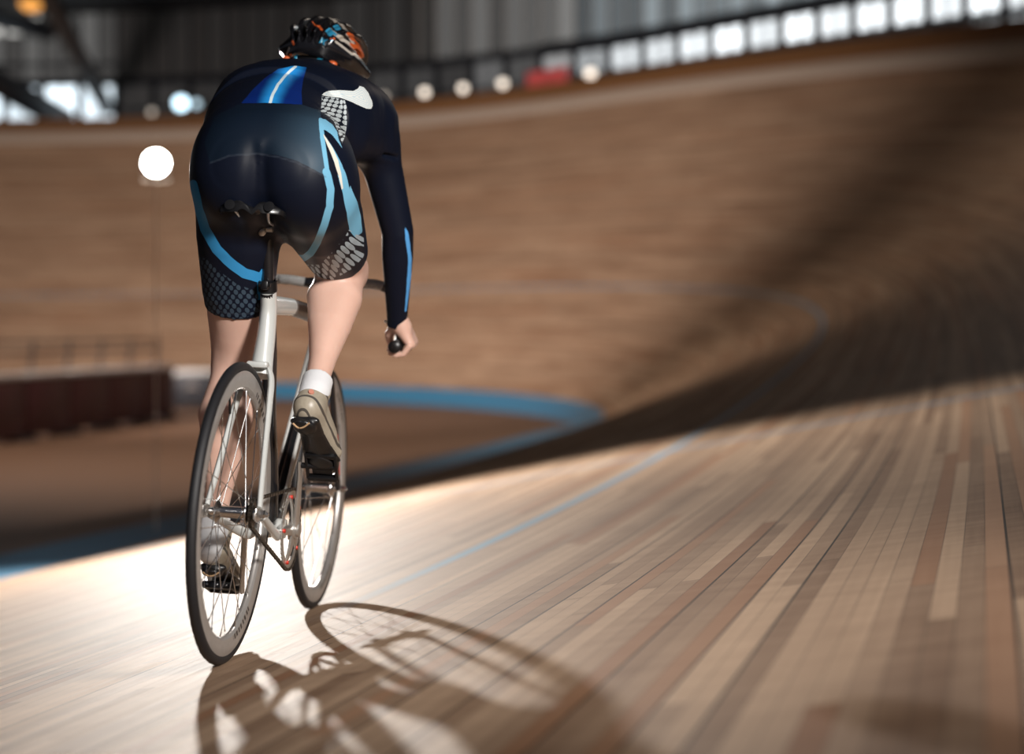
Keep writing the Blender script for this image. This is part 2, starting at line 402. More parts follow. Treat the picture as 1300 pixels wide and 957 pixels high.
for u0 in BAYS:
    u1 = u0 + 1.0; wn += 1
    k = int(np.searchsorted(U, u0)); top = ZC - WID * math.sin(BETA[min(k, len(U) - 1)]) + .3
    left = u0 >= 64.5
    fr = MB()
    for u in (u0, u0 + .5): wallbar(fr, u, Z0, Z1, .17 if u == u0 else (.05 if u0 < 52 else .03))
    a0, a1 = bayp(u0, GW - .1, Z1), bayp(u1, GW - .1, Z1); b0, b1 = bayp(u0, GW - .1, Z2), bayp(u1, GW - .1, Z2)
    fr.tube([(a0 + b0) / 2, (a1 + b1) / 2], .26 if u0 < 53 else .17, 4)
    if not left:
        m0, m1 = bayp(u0, GW - .06, 1.75), bayp(u1, GW - .06, 1.75); fr.tube([m0, m1], .15 if u0 < 53 else .07, 4)
    win = fr.build('window_%d' % wn, M['steel'], None, False); struct(win)
    # lower pane
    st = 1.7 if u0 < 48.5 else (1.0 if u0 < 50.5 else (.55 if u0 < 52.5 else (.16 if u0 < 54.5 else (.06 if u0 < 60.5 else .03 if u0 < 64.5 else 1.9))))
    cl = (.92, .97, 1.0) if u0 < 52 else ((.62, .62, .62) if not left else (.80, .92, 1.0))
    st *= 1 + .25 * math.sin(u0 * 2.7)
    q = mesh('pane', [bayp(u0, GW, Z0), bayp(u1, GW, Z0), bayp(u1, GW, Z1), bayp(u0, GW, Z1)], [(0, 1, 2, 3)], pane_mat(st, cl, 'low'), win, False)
    # upper panes: two tall lights in each bay
    for j in (0, 1):
        ua, ub = u0 + j * .5, u0 + j * .5 + .5
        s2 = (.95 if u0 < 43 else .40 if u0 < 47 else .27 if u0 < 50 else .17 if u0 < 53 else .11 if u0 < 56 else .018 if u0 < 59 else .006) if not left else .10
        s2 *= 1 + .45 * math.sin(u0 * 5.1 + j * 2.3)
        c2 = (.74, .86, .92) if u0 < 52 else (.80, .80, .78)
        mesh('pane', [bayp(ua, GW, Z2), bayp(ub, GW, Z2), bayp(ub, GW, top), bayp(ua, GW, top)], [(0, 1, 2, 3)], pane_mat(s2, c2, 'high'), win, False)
    if u0 > 66.5: mesh('pane', [bayp(u0 + .08, GW - .03, 4.85), bayp(u1 - .08, GW - .03, 4.85), bayp(u1 - .08, GW - .03, 5.6), bayp(u0 + .08, GW - .03, 5.6)], [(0, 1, 2, 3)], pane_mat(1.1, (.95, .93, .88), 'top'), win, False)
    mu = MB()
    for u in (u0, u0 + .5): wallbar(mu, u, Z2, top, .05 if u == u0 else .04)
    if left: mu.tube([bayp(u0, GW - .1, 3.6), bayp(u1, GW - .1, 3.6)], .08, 4)
    if u0 < 50: mu.tube([bayp(u0, GW - .1, 4.3), bayp(u1, GW - .1, 4.3)], .07, 4)
    mu.build('mullion', M['mull'] if 46 <= u0 < 57 else M['steel'], win, False)
# ceiling with deep beams
mb = MB(); mb.box((-15, 48, ZC + .3), (160, 90, .3)); o = mb.build('ceiling', M['ceil'], None, False); struct(o)
for j, (a, b, r_) in enumerate([((-24, 46, ZC - .2), (-16.5, 74, ZC - 5.2), .5), ((-27, 50, ZC - .6), (-18, 70, ZC - .5), .4), ((-13.5, 40, ZC), (-16.8, 73, ZC - 4.3), .35)]):
    mb = MB(); mb.tube([a, b], r_, 4); o = mb.build('roof_beam', M['steel'], None, False); struct(o)
# ------------------------------------------------------------------ small things round the gallery
def bulb(name, u, out, z, r, st, col, label, group=None):
    c = bayp(u, out, z); e = empty(name, None, tuple(c)); tag(e, label, 'lamp', group)
    b = MB(); b.ball((0, 0, 0), r, 10); b.build('bulb', pane_mat(st, col, 'bulb'), e)
    b = MB(); b.lathe([(r * .45, 0), (r * .55, .02), (r * .5, r * .9), (0, r)], (0, 0, r * .75), (0, 0, 1), 16); b.tube([(0, 0, r), (0, 0, r + .12)], .012, 8)
    b.tube([(0, 0, r + .11), tuple(Vector(bayp(u, GW - .05, z)) - Vector(c) + Vector((0, 0, r + .12)))], .012, 8)
    b.build('lamp_holder', M['blackm'], e)
for u_, r_, st_ in ((56.1, .10, .9), (54.85, .14, 2.6), (53.65, .14, 2.4), (52.4, .15, 2.2)):
    tb_ = {56.1: 'faint small bulb on the gallery rail, nearest to the helmet', 54.85: 'leftmost of three bright round bulbs over the board fence', 53.65: 'middle one of three bright round bulbs over the board fence', 52.4: 'rightmost of three bright round bulbs over the board fence, left of the red banner'}
    bulb('gallery_lamp', u_, .75, 1.28, r_, st_, (1.0, .86, .72), tb_[u_], 'round bulbs along the gallery')
bulb('gallery_lamp', 49.6, .75, 1.2, .16, 2.4, (1.0, .8, .75), 'round pinkish bulb over the fence at the end of the red banner', 'round bulbs along the gallery')
bulb('gallery_lamp', 62.25, .8, 1.5, .26, 4.2, (.62, .86, 1.0), 'large bluish white lamp right of the big windows, above the floodlight', 'lamps beside the left windows')
bulb('gallery_lamp', 61.8, .8, 1.45, .14, 1.6, (.66, .88, 1.0), 'small bluish lamp just right of the large bluish one', 'lamps beside the left windows')
bulb('gallery_lamp', 63.1, .8, 1.2, .12, .9, (1.0, .9, .75), 'small warm lamp between the left windows and the bluish lamp', 'lamps beside the left windows')
# red banner hung on the gallery rail
c0, c1 = bayp(50.2, .6, .75), bayp(51.55, .6, .75)
bn = empty('banner', None, tuple((c0 + c1) / 2)); tag(bn, 'red cloth banner hanging on the gallery rail above the board fence', 'banner')
mb = MB(); base = (c0 + c1) / 2; V = []; nseg = 24
for j in range(nseg + 1):
    p = c0 + (c1 - c0) * j / nseg - base; wob = .02 * math.sin(j * 1.3)
    for z in (0, .35, .75): V.append((p[0] + wob, p[1] + wob, p[2] + z))
    for z in (.75, .35, 0): V.append((p[0] + wob + .01, p[1] + wob + .02, p[2] + z))
F = [(a * 6 + b, (a + 1) * 6 + b, (a + 1) * 6 + (b + 1) % 6, a * 6 + (b + 1) % 6) for a in range(nseg) for b in range(6)] + [tuple(range(6)), tuple(nseg * 6 + q for q in range(6))[::-1]]
mb.add(V, F); mb.build('cloth', simple('red_banner_cloth', (.50, .07, .07), .8, vary=.4, scale=3), bn)
mb = MB(); mb.tube([tuple(c0 - base + Vector((0, 0, .78))), tuple(c1 - base + Vector((0, 0, .78)))], .02, 8)
mb.tube([tuple(c0 - base + Vector((0, 0, .8))), tuple(c0 - base + Vector((0, 0, -.45)))], .02, 8); mb.tube([tuple(c1 - base + Vector((0, 0, .8))), tuple(c1 - base + Vector((0, 0, -.45)))], .02, 8)
mb.build('hanging_rail', M['steel'], bn)
# orange lamp high up at the left
e = empty('ceiling_lamp', None, (-17.6, 62, HC + 12.15)); tag(e, 'orange glowing lamp hung under the roof in the upper left corner', 'lamp')
b = MB(); b.ball((0, 0, 0), (.42, .42, .3), 12); b.build('bulb', emis('orange_glow', (1.0, .42, .08), 1.3), e)
b = MB(); b.lathe([(.1, .5), (.14, .42), (.50, .02), (.46, .02), (.12, .38)], (0, 0, 0), (0, 0, 1), 28); b.tube([(0, 0, .48), (0, 0, .7)], .03, 8); b.build('lamp_shade', M['steel'], e)

# maroon padded barriers on the infield
A, Bp = Vector((-9.55, 26.8, -.52)), Vector((-8.05, 39.9, -.52)); dv = (Bp - A); L = dv.length; dv.normalize(); ang = math.atan2(dv.y, dv.x); NP = 6; pl = L / NP
words = ['nearest the left edge', 'second from the left', 'third from the left', 'fourth from the left', 'fifth, last but one', 'farthest of the row']
def barrier():
    e = empty('padded_barrier')
    mb = MB(); mb.box((pl / 2, 0, .62), (pl - .03, .22, 1.08), bev=.05); mb.build('padding', M['maroon'], e)
    mb = MB(); mb.box((pl / 2, 0, 1.21), (pl - .03, .24, .10), bev=.02); mb.build('top_rail', M['white_paint'], e)
    for s_ in (.25, pl - .25):
        mb = MB(); mb.box((s_, 0, .045), (.12, .5, .09), bev=.01); mb.build('foot', M['steel'], e)
    return e
b0 = barrier()
def copy_tree(o, parent=None):
    c = o.copy(); COL.objects.link(c); c.parent = parent
    for ch in list(o.children): copy_tree(ch, c)
    return c
for j in range(NP):
    e = b0 if j == 0 else copy_tree(b0)
    e.location = A + dv * pl * j; e.rotation_euler = (0, 0, ang)
    tag(e, 'maroon padded barrier with white top rail, %s' % words[j], 'barrier', 'maroon padded barriers on the infield')
# leaning railing behind the barriers
e = empty('railing', None, tuple(A + Vector((-.35, 0, 0)))); e.rotation_euler = (0, 0, ang); tag(e, 'thin dark railing with leaning posts standing behind the maroon barriers', 'railing')
for j in range(8):
    mb = MB(); mb.tube([(j * L / 7, .1, 0), (j * L / 7 + .5, .1, 1.86)], .035, 8); mb.build('post', M['steel'], e)
for z in (1.62, 1.82):
    mb = MB(); mb.tube([(z * .27, .1, z), (L + z * .27, .1, z)], .03, 8); mb.build('rail', M['steel'], e)
e = empty('equipment_case', None, (-8.35, 44.6, -.52)); tag(e, 'dark equipment case with a pale lid standing past the far end of the maroon barriers', 'case')
mb = MB(); mb.box((0, 0, .5), (1.0, .7, .82), bev=.05); mb.build('box', M['steel'], e)
mb = MB(); mb.box((0, 0, .98), (1.06, .76, .12), bev=.04); mb.build('lid', M['white_paint'], e)
for sx in (-1, 1):
    for sy in (-1, 1):
        mb = MB(); mb.lathe([(0, -.03), (.045, -.03), (.05, 0), (.045, .03), (0, .03)], (sx * .4, sy * .25, .05), (0, 1, 0), 16); mb.build('caster', M['blackm'], e)
mb = MB(); mb.tube(spline([(-.12, -.37, .55), (-.1, -.42, .6), (.1, -.42, .6), (.12, -.37, .55)], 5), .012, 8); mb.build('handle', M['pole'], e)

# ------------------------------------------------------------------ the floodlight
LD = 12.5; LP = Vector(((198 - 650) / 2150 * LD, LD, HC + (425 - 207) / 2150 * LD))
fl = empty('floodlight', None, (LP.x, LP.y, -.5)); tag(fl, 'bright round floodlight on a thin stand shining from beyond the rider', 'floodlight')
aim = (Vector((-.45, 4.2, 1.1)) - LP).normalized(); h = LP.z + .5
mb = MB(); mb.tube([(0, 0, .35), (0, 0, h - .14)], .005, 12); mb.build('pole', M['pole'], fl)
for j in range(3):
    a = 2 * PI * j / 3 + .3
    mb = MB(); mb.tube([(0, 0, .42), (.42 * math.cos(a), .42 * math.sin(a), .02)], .009, 8); mb.build('leg', M['pole'], fl)
rt = aim.cross(Vector((0, 0, 1))).normalized(); C_ = Vector((0, 0, h)) 
mb = MB(); mb.lathe([(0, -.30), (.05, -.30), (.055, -.08), (.06, -.06), (.094, 0), (.098, .012), (.093, .012), (.05, -.055), (0, -.06)], tuple(C_ - aim * .01), tuple(aim), 32); mb.build('housing', M['blackm'], fl)
mb = MB(); mb.lathe([(0, .004), (.07, .002), (.090, 0)], tuple(C_), tuple(aim), 32); mb.lathe([(.090, 0), (.07, -.006), (0, -.008)], tuple(C_), tuple(aim), 32)
mb.build('lamp_face', emis('flood_lamp_face', (1.0, .97, .90), 60.0), fl)
mb = MB(); mb.tube([tuple(C_ + rt * .095 - aim * .1), tuple(C_ + rt * .095 - Vector((0, 0, .14))), tuple(C_ - rt * .095 - Vector((0, 0, .14))), tuple(C_ - rt * .095 - aim * .1)], .008, 8); mb.build('yoke', M['pole'], fl)
# ------------------------------------------------------------------ the bicycle (local x forward, y left, z up from the rear tyre's contact)
EF = Vector((0.0905855610255416, 0.9953677448920442, -0.03220727498895679)); EL = Vector((-0.9941686354307724, 0.0922817219248841, 0.05579254541866904)); EU = Vector((0.058506242909656746, 0.026965463598921675, 0.9978227842440974)).normalized()
ORG = Vector((-0.6469441860465116, 3.79, -0.7350837209302326 + HC))
MW = Matrix((EF, EL, EU)).transposed().to_4x4(); MW.translation = ORG
M['frame'] = simple('pearl_white_frame', (.66, .68, .66), .28, .15, vary=.03, scale=6, Coat_Weight=.5)
M['carbon'] = simple('black_carbon', (.010, .010, .012), .28, 0, vary=.5, scale=300, Coat_Weight=.6)
M['rubber'] = simple('tyre_rubber', (.012, .012, .014), .55, vary=.3, scale=90, bump=.2)
M['alu'] = simple('brushed_aluminium', (.62, .60, .57), .32, .85, vary=.1, scale=60)
M['chrome'] = simple('polished_steel', (.70, .70, .70), .18, 1.0, vary=.05)
M['dsteel'] = simple('dark_chain_steel', (.10, .085, .07), .35, .9, vary=.3, scale=200)
M['red'] = simple('red_anodised', (.55, .035, .02), .35, .2)
M['tape'] = simple('black_bar_tape', (.010, .010, .012), .6, vary=.3, scale=150, bump=.3)
def rim_mat():
    q = N('machined_rim'); tc = q.n('ShaderNodeTexCoord'); sp = q.n('ShaderNodeSeparateXYZ'); q.put(sp.inputs[0], tc.outputs['Object'])
    ang = q.math('ARCTAN2', sp.outputs[2], sp.outputs[0]); r2 = q.math('SQRT', q.math('ADD', q.math('MULTIPLY', sp.outputs[0], sp.outputs[0]), q.math('MULTIPLY', sp.outputs[2], sp.outputs[2])))
    # dark lettering-like marks in three short runs on the rim wall
    a3 = q.math('FRACT', q.math('MULTIPLY', ang, 3 / (2 * PI))); run = q.math('MULTIPLY', q.math('GREATER_THAN', a3, .32), q.math('LESS_THAN', a3, .55))
    let = q.math('FRACT', q.math('MULTIPLY', a3, 34.0)); wn = q.n('ShaderNodeTexWhiteNoise', noise_dimensions='1D'); q.put(wn.inputs['W'], q.math('FLOOR', q.math('MULTIPLY', a3, 34.0)))
    bar = q.math('GREATER_THAN', let, q.math('ADD', .28, q.math('MULTIPLY', wn.outputs[0], .25)))
    band = q.math('MULTIPLY', q.math('GREATER_THAN', r2, .284), q.math('LESS_THAN', r2, .296))
    mk = q.math('MULTIPLY', q.math('MULTIPLY', run, bar), band)
    nz = q.noise(scale=30)
    c = q.mix(nz, (.40, .38, .36), (.52, .50, .48)); c = q.mix(q.math('MULTIPLY', mk, .9), c, (.02, .02, .022))
    return q.set(Base_Color=c, Metallic=.55, Roughness=.38)
M['rim'] = rim_mat()
bike = empty('bicycle'); bike.matrix_world = MW
tag(bike, 'white framed fixed gear track bicycle ridden over the pale planks', 'bicycle')
WR = .338
def wheel(c, nsp, label):
    w = empty('wheel', bike, c); w['label'] = label
    a = MB(); ring = [( (WR - .0115) + .0115 * math.cos(2 * PI * j / 14), .0115 * math.sin(2 * PI * j / 14)) for j in range(14)]
    a.lathe(ring, (0, 0, 0), n=120, closed=True); a.build('tyre', M['rubber'], w, split=80)
    a = MB(); prof = [(.3185, .0095), (.3165, .0105), (.300, .0110), (.283, .0085), (.278, .0045), (.2765, 0), (.278, -.0045), (.283, -.0085), (.300, -.0110), (.3165, -.0105), (.3185, -.0095), (.312, 0)]
    a.lathe(prof, (0, 0, 0), n=120, closed=True); a.build('rim', M['rim'], w, split=25)
    a = MB(); a.lathe([(0, -.055), (.006, -.055), (.009, -.05), (.010, -.040), (.026, -.036), (.027, -.033), (.014, -.026), (.013, .026), (.027, .033), (.026, .036), (.010, .040), (.009, .05), (.006, .055), (0, .055)], (0, 0, 0), n=28); a.build('hub', M['chrome'], w, split=30)
    for k in range(nsp):
        sd = 1 if k % 2 else -1; pair = (k // 2) % 2; ph = 2 * PI * k / nsp + .05; tw = (1 if pair else -1) * 1.25
        h0 = Vector((.0245 * math.cos(ph + tw), sd * .0345, .0245 * math.sin(ph + tw))); h1 = Vector((.280 * math.cos(ph), sd * .002, .280 * math.sin(ph)))
        a = MB(); a.tube([h0, h1], .00105, 5); n0 = h1 + (h0 - h1) * .055; a.tube([h1, n0], .0019, 5); s_ = a.build('spoke', M['chrome'], w)
    a = MB(); a.tube([(.28 * math.cos(1.9), 0, .28 * math.sin(1.9)), (.235 * math.cos(1.9), 0, .235 * math.sin(1.9))], .0028, 8); a.build('valve', M['blackm'], w)
    return w
RH = (0, 0, WR); FH = (.965, 0, WR); BB = Vector((.385, 0, .272))
wheel(RH, 28, 'rear wheel'); fw = wheel(FH, 20, 'front wheel')
def part(mb, name, mat, parent=None, **k): return mb.build(name, mat, parent or bike, **k)
# seat tube (aero, hugging the wheel), widening to the seat cluster
ST = Vector((.205, 0, .845))
a = MB(); a.tube(spline([BB + Vector((0, 0, .02)), (.352, 0, .42), (.290, 0, .56), (.262, 0, .70), ST], 8), 0, 20, ell=[(.017 + .001 * 0, .024)] * 33, up=(0, 1, 0)); part(a, 'seat_tube', M['carbon'])
a = MB(); pts = spline([(.212, 0, .845), (.222, 0, .80), (.214, 0, .74), (.196, 0, .685), (.182, 0, .645)], 8)
a.tube(pts, 0, 20, ell=[(.0185 + (.010 * (k / 32) ** 1.5), .030 - .006 * k / 32) for k in range(33)], up=(0, 1, 0)); part(a, 'seat_cluster', M['frame'])
a = MB(); a.lathe([(.019, -.014), (.0225, -.012), (.0225, .012), (.019, .014)], tuple(ST + Vector((-.004, 0, .014))), (-.27, 0, .963), 24); a.box(tuple(ST + Vector((-.032, 0, .014))), (.022, .018, .022), bev=.004)
a.lathe([(0, -.014), (.004, -.014), (.004, .014), (0, .014)], tuple(ST + Vector((-.036, 0, .014))), (0, 1, 0), 12); part(a, 'seat_clamp', M['blackm'])
# seat stays: flat blades spreading from the cluster round the wheel
for s_ in (1, -1):
    a = MB(); pts = spline([(.188, s_ * .012, .668), (.165, s_ * .030, .640), (.130, s_ * .0385, .590), (.060, s_ * .050, .455), (.004, s_ * .060, .350)], 8)
    a.tube(pts, 0, 14, ell=[(.0085 - .002 * k / 32, .017 - .007 * k / 32) for k in range(33)], up=(0, 1, 0)); part(a, 'seat_stay', M['frame'])
    a = MB(); pts = spline([BB + Vector((-.01, s_ * .030, .0)), (.31, s_ * .036, .262), (.20, s_ * .047, .285), (.03, s_ * .061, .330)], 8)
    a.tube(pts, 0, 14, ell=[(.009, .016 - .006 * k / 24) for k in range(25)], up=(0, 1, 0)); part(a, 'chain_stay', M['frame'])
    a = MB(); a.box((-.004, s_ * .0605, .338), (.058, .006, .030), bev=.003); a.box((-.03, s_ * .0605, .336), (.03, .006, .016), bev=.002); d_ = part(a, 'dropout', M['alu'])
    a = MB(); a.lathe([(0, 0), (.0105, 0), (.0105, .009), (.0075, .011), (.0075, .016), (0, .016)], (0, s_ * .064, WR), (0, s_, 0), 6); a.tube([(0, s_ * .06, WR), (0, s_ * .083, WR)], .0045, 10); part(a, 'axle_nut', M['chrome'])
a = MB(); a.box((.150, 0, .702 - .03), (.03, .05, .016), bev=.006); part(a, 'stay_bridge', M['frame'])
# bottom bracket shell, down tube, top tube, head tube
a = MB(); a.lathe([(0, -.038), (.023, -.038), (.0245, -.034), (.0245, .034), (.023, .038), (0, .038)], tuple(BB), n=28); part(a, 'bottom_bracket', M['frame'])
HT0, HT1 = Vector((.826, 0, .678)), Vector((.780, 0, .842))
def skewbox(mb, P0, P1, w0, h0, w1, h1, top=.35, i=0, n=9):
    pts = [P0.lerp(P1, k / (n - 1)) for k in range(n)]
    mb.tube(pts, 0, 16, i, ell=[(w0 + (w1 - w0) * k / (n - 1), h0 + (h1 - h0) * k / (n - 1)) for k in range(n)], up=(0, 1, 0))
a = MB(); skewbox(a, BB + Vector((.012, 0, .01)), HT0 + Vector((-.012, 0, .035)), .021, .036, .019, .033); part(a, 'down_tube', M['carbon'])
a = MB()
for s_ in (1, -1): a.tube([BB + Vector((.02, s_ * .0165, .040)), HT0 + Vector((-.030, s_ * .0155, .060))], 0, 8, ell=(.0055, .007), up=(0, 1, 0))
part(a, 'down_tube_edge', M['frame'])['label'] = 'white edging of the down tube'
a = MB(); skewbox(a, ST + Vector((.012, 0, -.030)), Vector((.46, 0, .822)), .017, .024, .017, .022); part(a, 'top_tube', M['frame'])
a = MB(); skewbox(a, Vector((.46, 0, .822)), HT1 + Vector((.0, 0, -.028)), .0172, .0222, .018, .024); part(a, 'top_tube_front', simple('grey_brown_tube', (.14, .12, .11), .35))['label'] = 'dark front half of the top tube'
a = MB(); a.tube([HT0, HT0.lerp(HT1, .3), HT0.lerp(HT1, .7), HT1], [.026, .022, .020, .021], 20); part(a, 'head_tube', M['frame'])
# fork
cr = HT0 + Vector((.006, 0, -.010))
a = MB(); a.tube([HT0 + Vector((0, 0, .004)), cr + Vector((.003, 0, -.014))], [.024, .023], 20); a.box(tuple(cr + Vector((.006, 0, -.012))), (.035, .082, .022), bev=.008); fk = part(a, 'fork_crown', M['carbon'])
for s_ in (1, -1):
    a = MB(); pts = spline([cr + Vector((.004, s_ * .036, -.006)), (.862, s_ * .045, .56), (.908, s_ * .050, .45), (.962, s_ * .052, WR)], 8)
    a.tube(pts, 0, 14, ell=[(.0075, .019 - .009 * k / 24) for k in range(25)], up=(0, 1, 0)); bl = part(a, 'fork_blade', M['carbon'])
    a = MB(); a.tube([p + Vector((-.004, s_ * .0068, 0)) for p in pts[13:22]], 0, 8, ell=(.0018, .006), up=(0, 1, 0)); a.build('red_stripe', M['red'], bl)
    a = MB(); a.lathe([(0, 0), (.0105, 0), (.0105, .009), (.0075, .011), (.0075, .016), (0, .016)], (.965, s_ * .057, WR), (0, s_, 0), 6); a.tube([(.965, s_ * .05, WR), (.965, s_ * .078, WR)], .0045, 10); part(a, 'axle_nut', M['chrome'])
# headset, stem, bars
a = MB(); a.tube([HT1 + Vector((.001, 0, -.004)), HT1 + Vector((-.006, 0, .022))], .0215, 20); hs = part(a, 'headset', M['red'])
a = MB(); stp = HT1 + Vector((-.009, 0, .04)); BC = Vector((.872, 0, .905)); a.tube([stp + Vector((.004, 0, -.02)), stp + Vector((-.004, 0, .022))], .0205, 20); a.tube([stp, stp.lerp(BC, .5), BC], [.0165, .0155, .019], 16); a.lathe([(0, -.022), (.021, -.022), (.022, 0), (.021, .022), (0, .022)], tuple(BC), n=22); part(a, 'stem', M['carbon'])
half = [(.872, 0, .905), (.872, .05, .907), (.872, .105, .912), (.880, .150, .910), (.902, .182, .890), (.932, .200, .853), (.940, .207, .815), (.918, .211, .774), (.872, .213, .751), (.800, .214, .742)]
bar = spline([(x, -y, z) for x, y, z in half[::-1]] + half[1:], 7); nb = len(bar)
a = MB(); a.tube(bar, [.0158 if abs(k - nb / 2) < 6 else .0132 for k in range(nb)], 16); hb = part(a, 'handlebar', M['carbon'])
gripn = 22
for s_, seg in ((-1, bar[:gripn]), (1, bar[-gripn:])):
    a = MB(); a.tube(seg, .0165, 16); g = a.build('bar_tape', M['tape'], hb)
    e0 = Vector((.800, s_ * .214, .742)); a = MB(); a.lathe([(0, -.009), (.012, -.008), (.0172, -.004), (.0172, .004)], tuple(e0), (.072, 0, .009), 20); a.build('bar_plug', M['blackm'], hb)
# worn white graphics on the bar tops
q = N('bar_graphic'); nz = q.noise(scale=70, detail=2); q.set(Base_Color=q.mix(q.step(nz, .48, .56), (.012, .012, .014), (.72, .72, .70)), Roughness=.35); M['graphic'] = q.m
for s_ in (-1, 1):
    seg = [p for p in bar if .055 < s_ * p.y < .158]; a = MB(); a.tube(seg, .0138, 16, cap=False); a.build('bar_graphic', M['graphic'], hb)['label'] = 'worn white graphic'
# saddle post and saddle
SP0, SP1 = ST + Vector((0, 0, .01)), Vector((.158, 0, .992))
a = MB(); a.tube([SP0 + Vector((.02, 0, -.07)), SP0, SP1], .0140, 20); sp_ = part(a, 'seat_post', M['carbon'])
a = MB(); a.box(tuple(SP1 + Vector((-.002, 0, .006))), (.05, .040, .016), bev=.005); a.lathe([(0, -.020), (.009, -.020), (.009, .020), (0, .020)], tuple(SP1 + Vector((-.024, 0, -.002))), (0, 1, 0), 12); a.ball(tuple(SP1 + Vector((-.033, .004, -.008))), (.009, .011, .014), 8); a.build('saddle_clamp', M['alu'], sp_)
sad = MB(); nx, ny = 30, 21; V = []
def swid(t): return .070 * (1 - t) ** .9 * (1 - .25 * t) + .020 * min(1, t * 6 + .1) if t > .06 else .070 * math.sqrt(max(0.02, 1 - ((.06 - t) / .065) ** 2)) + .002
def stop(t, y, w): return 1.042 - .010 * math.sin(PI * min(1, t * 1.3)) + .004 * (t > .85) * (t - .85) * -30 * .3 - .020 * (abs(y) / w) ** 2.6 - .010 * math.exp(-(y / .012) ** 2) * math.exp(-((t - .25) / .3) ** 2) - .016 * math.exp(-(y / .016) ** 2) * math.exp(-(t / .09) ** 2)
for a_ in range(nx):
    t = a_ / (nx - 1); w = swid(t); x = -.022 + t * .280 + (0)
    for b_ in range(ny):
        y = w * (b_ / (ny - 1) * 2 - 1); xx = x + (.025 * math.exp(-(y / .018) ** 2) * max(0, 1 - t * 8) if t < .12 else 0)
        V.append((xx, y, stop(t, y, w)))
    for b_ in range(ny):
        y = w * (1 - b_ / (ny - 1) * 2) * .96; xx = x + (.025 * math.exp(-(y / .018) ** 2) * max(0, 1 - t * 8) if t < .12 else 0)
        V.append((xx, y, stop(t, y, w) - .012))
m_ = 2 * ny; F = [(p * m_ + q_, (p + 1) * m_ + q_, (p + 1) * m_ + (q_ + 1) % m_, p * m_ + (q_ + 1) % m_) for p in range(nx - 1) for q_ in range(m_)] + [tuple(range(m_))[::-1], tuple((nx - 1) * m_ + q_ for q_ in range(m_))]
sad.add(V, F); sd_ = part(sad, 'saddle', simple('black_saddle', (.008, .008, .009), .32, vary=.3, Coat_Weight=.2), split=60)
for s_ in (1, -1):
    a = MB(); a.tube(spline([(-.005, s_ * .040, 1.020), (.045, s_ * .030, 1.000), (.12, s_ * .022, .998), (.20, s_ * .022, .998), (.25, s_ * .014, 1.008), (.285, s_ * .006, 1.028)], 6), .0035, 8); a.build('saddle_rail', M['alu'], sd_)
for s_ in (1, -1):
    a = MB(); a.lathe([(0, -.004), (.010, -.003), (.012, .002), (0, .003)], (-.020, s_ * .045, 1.026), (-1, 0, .25), 16)
    a.build('saddle_rivet', M['blackm'], sd_)
# drive train
CRK = Vector((-.28, 0, .96)).normalized()      # direction of the right crank
TD = Vector((CRK.z, 0, -CRK.x)); TD = Vector((-TD.x, 0, -TD.z)) if TD.x < 0 else TD
cy = -.050
a = MB(); NT = 48; pr = []
for j in range(NT * 4):
    r = .0975 + (.004 if j % 4 in (0, 1) else 0); an = 2 * PI * j / (NT * 4); pr.append((r * math.cos(an), r * math.sin(an)))
def ringplate(a, pr, rin, y, th, c, n_in):
    n = len(pr); V = [(c.x + p[0], y + s2 * th, c.z + p[1]) for s2 in (1, -1) for p in pr] + [(c.x + rin * math.cos(2 * PI * j / n), y + s2 * th, c.z + rin * math.sin(2 * PI * j / n)) for s2 in (1, -1) for j in range(n)]
    F = []
    for j in range(n):
        k = (j + 1) % n; F += [(j, k, n + k, n + j), (2 * n + j, 2 * n + k, k, j), (n + j, n + k, 3 * n + k, 3 * n + j), (3 * n + j, 3 * n + k, 2 * n + k, 2 * n + j)]
    a.add(V, F)
ringplate(a, pr, .080, cy, .0016, BB, 0); cring = part(a, 'chainring', M['alu'], split=30)
a = MB()
for j in range(5):
    an = 2 * PI * j / 5 + math.atan2(CRK.z, CRK.x); d = Vector((math.cos(an), 0, math.sin(an)))
    a.tube([BB + Vector((0, cy - .008, 0)), BB + d * .05 + Vector((0, cy - .006, 0)), BB + d * .086 + Vector((0, cy, 0))], 0, 10, ell=[(.006, .018), (.005, .012), (.003, .009)], up=(0, 1, 0))
a.lathe([(0, -.012), (.024, -.010), (.026, .008), (0, .010)], tuple(BB + Vector((0, cy - .006, 0))), n=26); a.build('spider', M['alu'], cring)
for j in range(5):
    an = 2 * PI * j / 5 + math.atan2(CRK.z, CRK.x); d = Vector((math.cos(an), 0, math.sin(an))); a = MB(); a.lathe([(0, -.004), (.005, -.004), (.005, .004), (0, .004)], tuple(BB + d * .084 + Vector((0, cy - .003, 0))), n=10); a.build('chainring_bolt', M['red'], cring)
